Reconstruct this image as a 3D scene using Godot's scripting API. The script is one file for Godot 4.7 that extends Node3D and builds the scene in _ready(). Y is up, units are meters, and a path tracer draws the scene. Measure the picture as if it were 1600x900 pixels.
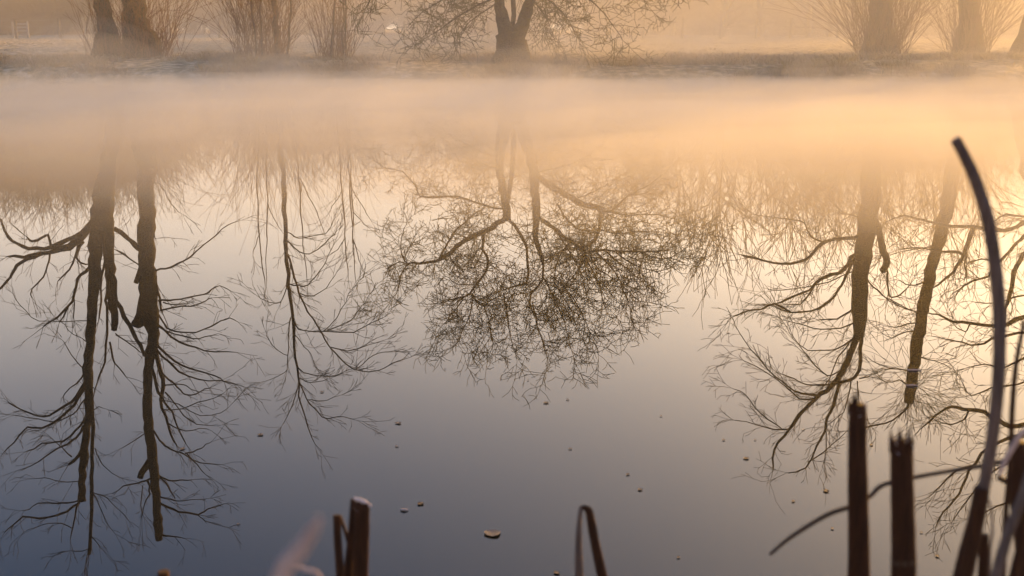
extends Node3D
# A misty pond at sunrise: bare trees on the far bank mirrored in still water, dead reeds on the near shore.

const TREES := {
	"A": [-13.62, -42.00, [
		["trunk", [-0.05,0.97,0.00,0.504, -0.08,1.47,0.00,0.329, -0.11,1.91,0.00,0.264, -0.28,2.79,0.00,0.276, -0.53,3.83,0.00,0.355, -0.66,4.68,0.00,0.402, -0.74,5.18,0.00,0.380]],
		["stem", [-0.79,4.91,0.00,0.268, -0.92,5.89,0.22,0.246, -0.90,6.74,0.51,0.223, -0.93,7.28,0.63,0.200, -0.99,7.83,0.76,0.200, -1.05,8.53,0.86,0.178, -1.12,9.22,0.86,0.168, -1.32,10.14,0.74,0.180, -1.44,11.08,0.52,0.148, -1.52,11.88,0.46,0.137, -1.66,12.71,0.49,0.138, -1.75,13.47,0.61,0.149, -1.79,14.36,0.87,0.126, -1.81,15.07,0.98,0.149]],
		["stem", [-0.52,4.91,0.00,0.246, -0.53,6.09,0.01,0.213, -0.51,6.71,0.07,0.191, -0.46,7.59,0.28,0.214, -0.33,8.22,0.54,0.135, -0.33,8.79,0.67,0.101]],
		["limb", [-1.33,10.77,0.59,0.070, -1.25,12.27,0.86,0.068, -1.29,13.30,1.05,0.066, -1.37,14.41,1.11,0.064, -1.42,15.37,1.16,0.062, -1.70,17.06,0.99,0.061]],
		["limb", [-0.56,6.71,0.07,0.059, -0.49,7.71,0.76,0.053, -0.40,8.10,1.04,0.047, -0.30,8.98,1.60,0.041, -0.23,9.53,2.09,0.036, -0.29,9.88,2.44,0.030, -0.33,10.08,2.67,0.024, -0.35,10.47,3.09,0.019]],
		["limb", [-0.68,6.38,0.03,0.049, -0.82,6.95,0.02,0.043, -0.94,7.88,0.03,0.037, -1.07,8.62,0.02,0.030]],
		["limb", [-0.30,7.80,0.38,0.089, -0.10,8.44,0.09,0.082, 0.08,9.13,-0.12,0.075, 0.21,9.62,-0.35,0.068, 0.29,10.07,-0.63,0.061]],
		["limb", [-0.94,5.08,0.04,0.177, -1.25,5.39,0.07,0.159, -1.55,5.68,0.09,0.141, -1.90,5.91,0.11,0.122, -2.40,6.07,0.11,0.104, -2.99,6.20,0.23,0.086, -3.43,6.24,0.26,0.067, -3.98,6.22,0.28,0.049]],
		["limb", [-2.93,6.18,0.22,0.079, -3.32,6.34,0.12,0.069, -3.81,6.62,-0.05,0.060, -4.21,7.13,-0.27,0.050, -4.65,7.51,-0.42,0.040, -5.17,7.83,-0.61,0.030]],
		["limb", [-1.36,5.44,0.07,0.098, -1.89,5.66,0.21,0.090, -2.34,5.88,0.24,0.081, -3.04,5.94,0.17,0.073, -3.47,5.91,0.08,0.064, -3.86,5.69,0.04,0.055, -4.13,5.36,0.01,0.047, -4.28,5.03,-0.06,0.038, -4.99,4.45,-0.27,0.030]],
		["limb", [-2.46,5.89,0.23,0.049, -2.57,5.48,0.07,0.047, -2.90,5.69,-0.10,0.044, -3.30,5.77,-0.26,0.042, -3.50,5.66,-0.32,0.040]],
		["limb", [-0.96,6.42,0.39,0.069, -1.15,6.69,0.63,0.062, -1.39,6.88,0.95,0.055, -1.39,7.41,1.30,0.048, -1.54,7.72,1.50,0.042, -1.85,8.05,1.92,0.035, -2.13,8.27,2.36,0.028]],
		["limb", [-1.52,7.68,1.48,0.038, -1.71,8.10,1.52,0.029, -1.89,8.32,1.56,0.019]],
		["limb", [-1.39,7.47,1.32,0.019, -1.38,7.89,1.44,0.019, -1.39,8.29,1.50,0.019]],
		["limb", [-1.38,5.75,0.09,0.059, -1.66,6.16,-0.00,0.049, -1.63,6.52,-0.09,0.040, -1.28,6.57,-0.12,0.030]],
		["limb", [-1.58,5.85,0.05,0.039, -1.78,6.29,-0.11,0.036, -2.15,6.86,-0.41,0.033, -2.72,7.35,-0.79,0.030]],
		["limb", [-2.55,6.15,0.15,0.039, -2.59,6.35,0.20,0.034, -2.80,6.94,0.31,0.030, -3.22,7.40,0.31,0.025, -3.22,7.71,0.38,0.020]],
		["limb", [-1.05,8.45,0.85,0.020, -1.21,8.43,0.82,0.018, -2.10,8.50,0.52,0.016, -3.20,8.60,0.03,0.015, -3.78,8.32,-0.36,0.013, -4.22,7.99,-0.66,0.012, -4.49,7.59,-1.02,0.010]],
		["limb", [-1.19,9.22,0.86,0.015, -1.79,8.96,0.55,0.013, -2.21,8.70,0.28,0.012, -2.59,8.44,0.10,0.010]],
		["limb", [-1.45,10.22,0.72,0.020, -1.96,9.75,0.45,0.017, -2.18,9.43,0.33,0.013, -2.33,9.27,0.26,0.010]],
		["limb", [-1.45,10.26,0.72,0.030, -1.66,10.61,0.97,0.025, -2.04,10.91,1.21,0.020, -2.03,11.14,1.30,0.015]],
		["limb", [-1.46,10.62,0.63,0.060, -2.01,11.34,0.27,0.055, -2.49,11.77,-0.02,0.049, -3.01,12.11,-0.25,0.044, -3.50,12.31,-0.40,0.038, -4.03,12.24,-0.56,0.032, -4.73,12.05,-0.89,0.027, -5.03,11.91,-1.07,0.021]],
		["limb", [-1.49,10.82,0.59,0.060, -2.09,11.63,0.27,0.054, -2.77,12.27,-0.07,0.048, -3.55,12.70,-0.32,0.041, -4.20,12.78,-0.58,0.034, -4.89,13.51,-1.03,0.028, -5.47,14.04,-1.31,0.021]],
		["limb", [-1.55,11.76,0.47,0.050, -1.66,12.09,0.56,0.046, -1.95,12.48,0.68,0.042, -2.17,12.72,0.82,0.037, -2.53,12.79,1.02,0.033, -2.94,12.74,1.31,0.028, -3.15,12.87,1.54,0.024, -3.35,12.90,1.72,0.020]],
		["limb", [-1.53,11.27,0.51,0.030, -2.02,11.85,0.20,0.027, -2.40,12.14,0.05,0.024, -2.98,12.42,-0.09,0.020, -3.61,12.32,-0.14,0.017, -4.17,12.22,-0.22,0.014, -4.65,12.19,-0.25,0.010]],
		["limb", [-1.71,12.94,0.53,0.071, -1.91,13.40,0.73,0.060, -2.18,13.67,0.97,0.050]],
		["limb", [-2.10,13.43,0.83,0.030, -2.38,13.06,0.87,0.020, -2.72,12.64,0.96,0.010]],
		["limb", [-1.68,12.31,0.61,0.050, -2.01,12.81,0.57,0.044, -2.33,13.01,0.60,0.037, -2.90,13.34,0.56,0.030, -3.34,13.68,0.62,0.024, -3.66,13.81,0.73,0.017, -4.08,13.91,0.91,0.010]],
		["limb", [-1.79,14.31,0.87,0.020, -2.38,14.38,0.69,0.018, -2.93,14.42,0.47,0.015, -3.31,14.34,0.37,0.013, -3.82,14.45,0.26,0.010]],
		["limb", [-1.85,15.03,0.97,0.035, -2.46,15.25,0.67,0.031, -2.88,15.37,0.49,0.026, -3.75,15.52,0.12,0.021, -4.17,15.79,-0.04,0.016, -4.54,15.87,-0.12,0.010]],
		["limb", [-1.92,15.16,0.94,0.046, -2.48,15.56,0.68,0.042, -2.88,15.76,0.56,0.037, -3.68,16.00,0.23,0.034, -4.38,16.02,0.01,0.029, -4.83,16.41,-0.21,0.025, -5.30,16.82,-0.39,0.021]],
		["limb", [-1.83,14.96,0.95,0.040, -1.97,15.28,1.14,0.034, -2.01,15.73,1.39,0.027, -2.05,16.18,1.75,0.020]],
		["limb", [-2.05,15.83,1.49,0.020, -2.46,15.71,1.39,0.018, -2.98,15.74,1.24,0.015, -3.48,15.92,1.17,0.013, -3.92,16.13,1.14,0.010]],
		["limb", [-1.38,14.63,1.12,0.020, -1.01,14.80,1.11,0.018, -0.79,14.97,1.06,0.015, -0.55,15.41,0.88,0.013, -0.36,15.70,0.76,0.010]],
		["limb", [-1.36,14.65,1.12,0.020, -1.12,15.11,1.19,0.017, -0.90,15.67,1.30,0.013, -0.58,16.15,1.31,0.010]],
		["limb", [-1.55,16.34,1.06,0.020, -1.35,16.64,1.04,0.015, -1.18,16.87,1.03,0.010]],
		["limb", [-1.62,16.78,1.02,0.020, -1.97,16.96,0.90,0.015, -2.44,17.03,0.79,0.010]],
		["limb", [-1.66,16.91,1.00,0.020, -1.86,17.35,0.85,0.015, -2.03,17.86,0.67,0.010]],
		["limb", [-1.20,11.67,0.75,0.020, -0.99,11.53,0.80,0.015, -0.81,11.60,0.83,0.010]],
		["limb", [-1.19,13.01,1.00,0.020, -0.93,13.57,1.10,0.017, -0.61,13.93,1.11,0.013, -0.30,14.15,1.05,0.010]],
		["limb", [-0.19,8.98,1.60,0.039, -0.07,9.40,1.74,0.034, 0.03,9.67,1.82,0.029, 0.16,9.82,1.88,0.024, 0.46,10.11,2.05,0.019]],
		["limb", [-0.29,8.88,0.67,0.020, 0.05,9.14,0.73,0.016, 0.53,9.18,0.85,0.013, 1.00,9.23,0.93,0.010]],
		["limb", [-0.27,8.93,0.68,0.030, 0.02,9.19,0.64,0.025, 0.37,9.48,0.59,0.020, 0.58,9.64,0.59,0.015]],
	]],
	"A2": [-12.77, -42.60, [
		["trunk", [-0.00,1.01,0.00,0.666, -0.08,1.51,0.00,0.490, -0.13,1.96,0.00,0.446, -0.10,2.51,0.00,0.425, -0.05,2.85,0.00,0.359, -0.07,3.41,0.00,0.337, -0.12,4.20,0.00,0.293, -0.17,5.05,0.00,0.295, -0.22,5.57,0.00,0.341, -0.24,6.20,0.00,0.296, -0.27,6.96,0.00,0.309, -0.27,7.78,0.00,0.333, -0.29,8.49,0.00,0.369, -0.17,9.08,0.00,0.208, -0.23,9.68,0.00,0.209, -0.40,10.21,0.00,0.186, -0.53,11.13,0.00,0.152, -0.59,12.10,0.00,0.164, -0.56,12.77,0.00,0.176, -0.54,13.53,0.00,0.177, -0.48,14.13,0.00,0.177, -0.48,14.93,0.00,0.154, -0.47,15.87,0.00,0.143, -0.47,16.61,0.00,0.144, -0.46,17.22,0.00,0.120]],
		["stub", [-0.28,7.83,0.00,0.299, -0.45,8.36,0.06,0.253, -0.65,8.77,0.11,0.230, -0.76,8.90,0.16,0.184]],
		["stub", [-0.44,6.73,0.00,0.114, -0.56,7.07,0.04,0.103, -0.67,7.34,0.10,0.091]],
		["limb", [-0.27,6.34,0.00,0.090, -0.54,6.10,0.04,0.090, -0.87,5.73,0.02,0.090, -1.33,5.38,0.06,0.090]],
		["limb", [-0.35,6.75,0.00,0.030, -0.60,6.67,-0.02,0.030, -1.07,6.36,-0.15,0.030, -1.48,6.21,-0.31,0.030]],
		["limb", [-0.08,6.89,0.00,0.040, 0.17,6.88,-0.07,0.037, 0.48,6.84,-0.21,0.034, 0.92,6.63,-0.33,0.031, 1.31,6.40,-0.46,0.028, 1.69,6.03,-0.60,0.025, 2.13,5.70,-0.78,0.022, 2.46,5.42,-0.90,0.018, 2.95,5.25,-1.14,0.015]],
		["limb", [0.01,7.09,-0.03,0.050, 0.08,7.66,0.01,0.047, 0.13,8.26,-0.03,0.044, 0.18,8.50,-0.03,0.041]],
		["limb", [0.05,8.02,-0.01,0.035, 0.44,8.02,-0.12,0.032, 0.78,8.01,-0.30,0.029, 1.47,7.96,-0.82,0.026, 1.78,7.81,-1.00,0.022, 2.04,7.71,-1.10,0.019, 2.43,7.93,-1.20,0.016]],
		["limb", [0.10,8.40,-0.03,0.035, 0.58,8.26,0.19,0.031, 1.01,8.15,0.34,0.027, 1.67,8.03,0.58,0.023, 1.94,7.86,0.69,0.019, 2.20,7.72,0.80,0.015]],
		["limb", [0.22,8.08,-0.06,0.025, 0.57,8.11,0.12,0.023, 0.96,8.08,0.36,0.020]],
		["limb", [-0.00,8.50,-0.03,0.035, 0.26,9.12,-0.26,0.033, 0.75,9.31,-0.41,0.030, 1.24,9.31,-0.51,0.027, 1.76,9.14,-0.59,0.024, 2.13,8.92,-0.59,0.021, 2.45,8.81,-0.62,0.018, 2.75,8.94,-0.60,0.015]],
		["limb", [0.02,8.97,0.00,0.030, 0.55,9.24,-0.04,0.027, 1.25,9.41,0.03,0.023, 1.69,9.34,0.10,0.019, 2.19,9.21,0.15,0.015]],
		["limb", [0.00,8.92,0.00,0.046, 0.19,9.16,-0.11,0.041, 0.64,9.62,-0.31,0.036, 1.24,9.88,-0.39,0.031, 1.89,10.02,-0.36,0.026, 2.69,10.04,-0.36,0.021]],
		["limb", [-0.07,9.68,0.00,0.046, 0.50,10.28,0.01,0.039, 1.06,10.58,-0.03,0.032, 1.91,10.85,-0.12,0.025, 2.22,11.08,-0.23,0.018, 2.59,11.25,-0.41,0.010]],
		["limb", [-0.12,9.80,0.00,0.046, 0.40,10.38,0.09,0.039, 1.06,10.75,0.22,0.032, 1.77,10.92,0.30,0.024, 2.49,10.86,0.49,0.017, 3.00,11.07,0.67,0.010]],
		["limb", [-0.00,10.50,0.08,0.041, 0.18,10.99,-0.18,0.038, 0.37,11.21,-0.29,0.034, 0.57,11.47,-0.34,0.030, 0.76,11.60,-0.34,0.027, 1.16,11.59,-0.32,0.023, 1.47,11.42,-0.33,0.019, 1.75,11.34,-0.39,0.016]],
		["limb", [-0.15,9.92,0.01,0.092, -0.07,10.77,-0.27,0.082, -0.09,11.36,-0.38,0.073, -0.21,11.79,-0.40,0.062, -0.06,12.49,-0.35,0.052, 0.10,13.20,-0.41,0.042, 0.28,13.71,-0.49,0.032]],
		["limb", [-0.33,10.52,0.00,0.061, -0.23,11.13,-0.02,0.055, -0.08,11.65,-0.11,0.048, 0.13,12.02,-0.14,0.041, 0.38,12.49,-0.13,0.035, 0.56,13.10,-0.11,0.028, 0.76,13.49,-0.02,0.021]],
		["limb", [-0.03,11.29,-0.37,0.031, 0.21,11.30,-0.43,0.026, 0.61,11.30,-0.60,0.021, 0.83,11.56,-0.77,0.016, 1.25,11.82,-1.15,0.011]],
		["limb", [-0.01,11.54,-0.38,0.031, 0.25,11.98,-0.55,0.026, 0.47,12.57,-0.84,0.021, 0.88,12.98,-1.02,0.016, 1.59,13.16,-1.33,0.011]],
		["limb", [-0.12,12.22,-0.37,0.026, 0.69,12.06,-0.03,0.022, 1.39,11.70,0.34,0.018, 2.08,11.44,0.72,0.014, 2.57,11.09,1.07,0.010]],
		["limb", [0.02,12.72,-0.37,0.026, 0.76,12.90,-0.03,0.021, 1.36,12.71,0.24,0.015, 1.84,12.72,0.49,0.010]],
		["limb", [-0.04,11.77,-0.12,0.021, 0.60,11.89,0.04,0.018, 1.39,12.26,0.26,0.015, 2.19,12.11,0.36,0.013, 2.58,11.75,0.48,0.010]],
		["limb", [-0.41,12.89,0.00,0.041, -0.22,13.37,-0.09,0.037, -0.07,13.59,-0.17,0.033, 0.30,13.82,-0.24,0.029, 0.60,13.95,-0.33,0.024, 1.12,14.35,-0.53,0.020, 1.87,14.49,-0.71,0.016]],
		["limb", [0.65,13.90,-0.33,0.026, 1.06,14.26,-0.16,0.021, 1.45,14.66,-0.01,0.016]],
		["limb", [0.60,13.93,-0.33,0.026, 0.89,13.88,-0.41,0.024, 1.18,13.79,-0.45,0.021, 1.36,13.64,-0.52,0.018, 1.54,13.55,-0.55,0.016]],
		["limb", [-0.44,14.58,0.00,0.042, -0.04,14.96,-0.28,0.035, 0.35,15.02,-0.43,0.028, 0.80,15.04,-0.54,0.021]],
		["limb", [-0.42,14.73,-0.06,0.042, -0.21,14.96,-0.13,0.033, 0.01,15.41,-0.26,0.025, 0.14,15.77,-0.33,0.016]],
		["limb", [-0.43,15.64,0.00,0.052, -0.10,15.96,-0.09,0.047, 0.32,16.14,-0.10,0.041, 1.02,16.22,-0.06,0.035, 1.31,16.07,0.00,0.029, 1.58,15.90,0.11,0.022, 1.92,15.75,0.22,0.016, 2.25,15.65,0.35,0.010]],
		["limb", [1.00,16.22,-0.06,0.021, 1.23,16.38,0.05,0.018, 1.48,16.48,0.11,0.014, 1.94,16.56,0.23,0.010]],
		["limb", [-0.42,15.46,0.00,0.026, -0.01,15.53,0.14,0.022, 0.31,15.56,0.26,0.018, 1.02,15.39,0.61,0.014, 1.84,15.15,1.03,0.010]],
		["limb", [-0.44,16.96,0.00,0.047, -0.22,17.12,-0.12,0.039, -0.08,17.18,-0.21,0.030, 0.37,17.35,-0.40,0.021]],
		["stub", [-0.52,13.96,0.00,0.130, -0.78,14.29,-0.01,0.118, -1.01,14.76,0.05,0.107]],
		["limb", [-0.57,14.78,0.00,0.042, -0.81,14.88,0.02,0.036, -1.10,14.93,0.08,0.029, -1.57,15.00,0.27,0.023, -1.83,15.16,0.45,0.017, -1.99,15.15,0.59,0.010]],
		["limb", [-0.76,14.83,0.01,0.052, -0.68,15.10,0.08,0.042, -0.68,15.33,0.15,0.031, -0.87,15.81,0.31,0.021, -0.87,16.33,0.60,0.010]],
		["limb", [-0.93,15.06,0.05,0.021, -1.10,15.91,-0.17,0.016, -1.07,16.47,-0.28,0.011]],
		["limb", [-0.64,12.96,0.00,0.026, -1.01,13.21,0.01,0.021, -1.40,13.45,0.03,0.016, -1.62,13.58,0.02,0.010]],
		["limb", [0.07,5.57,0.00,0.020, 0.08,5.75,-0.08,0.015, 0.14,5.75,-0.11,0.010]],
		["limb", [0.16,3.75,0.00,0.020, 0.42,3.80,0.12,0.017, 0.59,4.06,0.24,0.015, 0.94,4.46,0.54,0.012, 1.35,4.75,0.87,0.010]],
	]],
	"B": [-7.85, -41.50, [
		["trunk", [-0.02,0.85,0.00,0.119, -0.03,1.65,0.00,0.098, -0.04,2.36,0.00,0.093, 0.01,3.26,0.00,0.088, 0.01,4.19,0.00,0.084, 0.02,5.30,0.00,0.077, 0.03,6.36,0.00,0.071, 0.05,7.24,0.00,0.067, 0.07,7.49,0.00,0.063, 0.12,8.28,0.00,0.058, 0.16,8.78,0.00,0.056, 0.18,9.44,0.00,0.050, 0.24,10.21,0.00,0.043, 0.26,10.73,0.00,0.036, 0.27,11.20,0.00,0.030, 0.38,11.80,0.00,0.025, 0.55,12.39,0.00,0.021, 0.78,13.05,0.00,0.014]],
		["limb", [0.06,6.13,0.00,0.043, 0.14,6.68,-0.28,0.041, 0.27,7.28,-0.47,0.038, 0.31,7.57,-0.54,0.035, 0.59,8.28,-0.62,0.032, 0.93,9.00,-0.76,0.030, 1.33,9.71,-0.85,0.027, 1.82,10.26,-0.85,0.024, 2.35,10.53,-0.80,0.021, 3.05,10.52,-0.77,0.018, 3.51,10.29,-0.80,0.015, 4.13,10.12,-0.97,0.012]],
		["limb", [0.11,8.32,0.00,0.030, 0.29,8.60,0.20,0.027, 0.60,8.76,0.38,0.024, 1.43,8.69,0.83,0.020, 2.48,8.55,1.39,0.017, 3.14,8.13,1.81,0.014, 3.67,7.79,2.22,0.011]],
		["limb", [1.34,8.68,0.79,0.019, 1.78,8.22,0.70,0.016, 2.08,7.69,0.54,0.013, 2.32,7.22,0.41,0.010]],
		["limb", [1.51,8.63,0.89,0.019, 2.24,8.37,0.36,0.016, 2.48,8.10,0.07,0.013, 2.69,7.84,-0.12,0.010]],
		["limb", [1.33,9.69,-0.85,0.024, 1.88,9.87,-1.02,0.020, 2.61,9.75,-1.37,0.015, 3.31,9.56,-1.56,0.010]],
		["limb", [2.19,10.49,-0.82,0.018, 2.63,10.21,-1.11,0.016, 2.99,10.05,-1.39,0.013, 3.40,10.05,-1.57,0.010]],
		["limb", [0.22,10.16,0.00,0.022, 0.50,10.34,0.11,0.019, 0.79,10.41,0.21,0.016, 1.41,10.45,0.32,0.013, 2.06,10.26,0.40,0.010]],
		["limb", [0.25,10.56,0.00,0.020, 0.55,10.69,0.05,0.017, 0.86,10.71,0.05,0.013, 1.36,10.61,0.01,0.010]],
		["limb", [0.27,10.66,0.00,0.030, 0.47,11.12,0.11,0.027, 0.69,11.43,0.27,0.023, 1.14,11.83,0.47,0.020, 1.54,11.84,0.60,0.017, 1.95,11.76,0.76,0.013, 2.48,11.81,1.05,0.010]],
		["limb", [0.62,11.32,0.22,0.018, 0.92,11.38,0.12,0.015, 1.22,11.40,-0.02,0.013, 1.76,11.27,-0.23,0.010]],
		["limb", [0.26,10.85,0.00,0.020, -0.05,11.68,-0.29,0.017, -0.26,12.10,-0.49,0.014, -0.57,12.66,-0.80,0.010]],
		["limb", [0.08,8.39,0.00,0.026, -0.06,9.00,-0.29,0.022, -0.16,9.60,-0.61,0.018, -0.33,10.69,-1.02,0.014]],
		["limb", [-0.29,10.54,-0.98,0.014, -0.62,10.79,-0.95,0.012, -1.09,10.95,-0.83,0.010]],
		["limb", [-0.22,9.96,-0.73,0.016, -0.57,9.82,-0.90,0.014, -0.93,9.43,-1.05,0.012, -1.02,9.24,-1.07,0.010]],
		["limb", [0.17,9.04,0.00,0.016, 0.43,9.24,0.13,0.014, 0.68,9.50,0.21,0.013, 0.85,9.77,0.33,0.011, 1.03,10.13,0.52,0.010]],
		["limb", [0.04,7.08,0.00,0.022, -0.04,7.40,0.11,0.019, -0.24,7.78,0.18,0.016, -0.62,7.75,0.19,0.013, -1.06,7.53,0.14,0.010]],
		["limb", [0.03,5.61,0.00,0.029, 0.46,6.02,-0.00,0.025, 0.83,6.11,0.00,0.021, 1.40,5.73,-0.03,0.018, 1.70,5.41,-0.01,0.014, 1.92,5.06,0.07,0.010]],
		["limb", [0.02,5.32,0.00,0.021, 0.33,5.47,0.03,0.019, 0.66,5.52,0.02,0.017, 1.40,5.38,-0.09,0.014, 1.59,5.08,-0.19,0.012, 1.75,4.72,-0.28,0.010]],
		["limb", [0.06,7.15,0.00,0.026, 0.38,7.24,-0.10,0.022, 0.69,7.22,-0.21,0.019, 1.16,6.71,-0.50,0.016, 1.35,6.30,-0.65,0.013, 1.54,5.92,-0.71,0.010]],
		["limb", [0.35,7.62,-0.55,0.020, 0.79,7.75,-0.74,0.017, 1.24,7.45,-0.85,0.013, 1.68,6.85,-1.09,0.010]],
	]],
	"B2": [-8.48, -41.20, [
		["stem", [-0.02,0.84,0.00,0.038, -0.11,1.75,-0.22,0.033, -0.18,2.54,-0.30,0.029, -0.26,3.88,-0.32,0.025, -0.22,5.68,-0.03,0.020, -0.03,7.14,0.21,0.015]],
		["stem", [0.15,0.84,0.00,0.038, 0.14,1.75,-0.17,0.033, 0.11,2.53,-0.25,0.029, 0.05,3.78,-0.42,0.025, -0.02,4.73,-0.68,0.020, -0.20,6.07,-1.09,0.016, -0.35,7.51,-1.53,0.011]],
		["limb", [0.02,4.38,-0.58,0.019, 0.20,4.89,-0.67,0.015, 0.45,5.46,-0.87,0.010]],
		["limb", [-0.21,5.35,-0.09,0.015, -0.43,5.83,-0.27,0.013, -0.53,6.19,-0.38,0.010]],
		["stem", [1.01,0.84,-0.02,0.043, 1.09,1.53,-0.14,0.038, 1.12,2.17,-0.30,0.033, 1.13,3.49,-0.60,0.028, 1.14,4.73,-0.69,0.022, 1.17,5.88,-0.78,0.017, 1.28,7.31,-0.63,0.011]],
		["limb", [1.13,3.45,-0.60,0.023, 1.57,4.42,-0.70,0.019, 1.75,4.90,-0.73,0.014, 1.91,5.44,-0.73,0.010]],
	]],
	"B3": [-5.88, -41.80, [
		["stem", [-0.22,0.87,0.00,0.044, -0.12,1.56,0.08,0.038, -0.08,2.26,0.03,0.033, 0.00,3.82,-0.13,0.028, 0.04,5.12,-0.11,0.022, 0.05,6.28,-0.25,0.017, 0.06,7.26,-0.52,0.011]],
		["stem", [0.18,0.87,0.01,0.044, 0.18,1.57,-0.11,0.038, 0.21,1.97,-0.18,0.033, 0.19,3.61,-0.60,0.028, 0.21,4.99,-0.87,0.023, 0.17,6.21,-1.24,0.017, 0.19,7.68,-1.76,0.012]],
		["stem", [0.28,0.87,0.01,0.033, 0.31,1.95,0.07,0.028, 0.40,3.69,0.51,0.024, 0.48,4.73,0.97,0.020, 0.47,5.56,1.26,0.015]],
		["limb", [0.47,4.52,0.88,0.017, 0.71,4.84,0.81,0.013, 0.96,5.09,0.76,0.010]],
		["limb", [0.20,5.86,-1.13,0.020, 0.36,6.56,-1.13,0.015, 0.57,7.16,-1.20,0.010]],
		["limb", [0.00,3.93,-0.13,0.016, -0.37,4.51,-0.25,0.013, -0.56,4.80,-0.26,0.010]],
		["limb", [0.06,5.63,-0.17,0.016, -0.20,5.97,-0.03,0.013, -0.49,6.18,0.02,0.010]],
		["limb", [0.20,3.84,-0.65,0.018, 0.61,4.49,-0.44,0.014, 0.94,5.05,-0.38,0.010]],
	]],
	"C": [0.02, -39.50, [
		["trunk", [0.00,0.78,0.00,0.597, -0.02,1.02,0.00,0.495, -0.02,1.27,0.00,0.454, -0.02,1.47,0.00,0.372]],
		["stem", [-0.16,1.10,0.00,0.289, -0.27,1.69,0.13,0.227, -0.43,2.65,0.40,0.134, -0.25,3.84,0.75,0.134, -0.18,4.47,0.87,0.134]],
		["stem", [0.02,1.29,0.00,0.093, 0.06,2.01,-0.08,0.088, 0.02,2.70,-0.06,0.083, -0.04,3.42,-0.12,0.079, -0.21,4.36,-0.22,0.074]],
		["stem", [0.10,1.10,0.00,0.309, 0.31,1.70,0.02,0.228, 0.62,2.67,0.23,0.165, 0.72,3.56,0.57,0.155, 0.76,4.21,0.77,0.144, 0.72,5.11,1.00,0.092, 0.99,5.80,1.03,0.062]],
		["limb", [0.66,3.00,0.37,0.118, 1.11,3.36,0.47,0.118, 1.54,3.55,0.62,0.110, 2.12,3.91,0.72,0.118, 2.86,4.12,0.81,0.093]],
		["limb", [2.81,4.10,0.80,0.059, 2.83,4.53,0.61,0.057, 2.81,4.91,0.49,0.055, 2.50,5.41,0.26,0.054, 2.17,5.49,0.16,0.052]],
		["limb", [0.76,4.35,0.81,0.076, 1.42,4.76,1.34,0.067, 1.92,5.12,1.68,0.058, 2.31,5.34,2.03,0.049, 2.83,5.15,2.50,0.041, 3.57,5.09,3.18,0.032, 4.59,4.90,3.90,0.023]],
		["limb", [1.42,3.96,0.64,0.042, 1.69,4.43,0.34,0.038, 2.17,4.91,-0.05,0.035, 2.61,5.00,-0.32,0.030, 2.81,4.84,-0.53,0.026]],
		["limb", [2.76,4.19,0.76,0.051, 3.12,4.20,0.84,0.044, 3.57,3.72,1.03,0.037, 3.86,3.57,1.12,0.030, 4.25,3.32,1.26,0.023, 4.75,2.89,1.52,0.016]],
		["limb", [3.70,3.65,1.07,0.025, 4.28,3.61,0.79,0.019, 4.73,3.31,0.43,0.013]],
		["limb", [-0.21,4.39,0.86,0.101, -0.85,4.84,0.61,0.091, -1.51,5.23,0.31,0.080, -2.09,5.72,-0.01,0.069, -2.54,6.05,-0.29,0.058, -3.14,6.15,-0.58,0.047, -3.52,6.20,-0.82,0.035]],
		["limb", [-3.48,6.19,-0.79,0.027, -3.59,6.28,-0.79,0.023, -3.76,6.66,-0.73,0.019, -3.92,7.17,-0.71,0.015, -4.14,7.47,-0.66,0.011]],
		["limb", [-3.54,6.20,-0.82,0.027, -3.75,5.91,-0.81,0.021, -3.74,5.37,-0.84,0.015, -3.50,4.75,-0.91,0.009]],
		["limb", [-3.54,6.24,-0.79,0.022, -3.81,6.13,-0.71,0.018, -4.13,6.35,-0.59,0.013, -4.24,6.77,-0.50,0.009]],
		["limb", [-2.49,6.02,-0.26,0.039, -2.06,5.22,-0.25,0.035, -1.63,4.75,-0.25,0.030, -0.91,4.21,-0.20,0.026]],
		["limb", [-0.27,4.11,0.80,0.038, -0.94,4.01,0.86,0.035, -1.76,3.73,0.95,0.033, -2.39,3.73,0.94,0.031, -2.97,3.68,1.04,0.028, -3.08,3.32,1.14,0.026, -3.44,2.85,1.34,0.023, -3.97,2.69,1.64,0.021, -4.26,2.47,1.84,0.019, -4.40,2.18,1.98,0.016]],
		["limb", [-0.95,4.90,0.55,0.055, -0.96,5.50,0.39,0.051, -0.78,6.04,0.19,0.046, -1.11,6.64,-0.08,0.041, -1.42,7.14,-0.36,0.037, -1.66,7.32,-0.52,0.032, -2.04,7.42,-0.75,0.027]],
		["limb", [-1.66,7.37,-0.52,0.022, -1.97,7.78,-0.55,0.018, -2.24,8.13,-0.62,0.015, -2.48,8.42,-0.62,0.011]],
		["limb", [-1.37,7.14,-0.36,0.031, -1.22,7.40,-0.28,0.028, -0.96,7.51,-0.17,0.024, -0.73,7.32,-0.10,0.021, -0.30,7.11,-0.05,0.017]],
		["limb", [-2.09,5.76,-0.01,0.026, -1.86,6.12,0.15,0.021, -1.52,6.21,0.20,0.017, -1.09,6.08,0.33,0.012]],
		["limb", [-1.19,6.79,-0.16,0.017, -1.85,6.83,-0.47,0.015, -2.18,6.67,-0.64,0.012, -2.44,6.65,-0.78,0.009]],
		["limb", [-0.10,4.49,0.87,0.059, 0.06,4.66,0.85,0.053, 0.44,5.43,0.74,0.048, 0.48,6.12,0.58,0.043, 0.46,6.57,0.47,0.037, 0.08,6.75,0.40,0.032, -0.36,6.93,0.29,0.026]],
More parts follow.
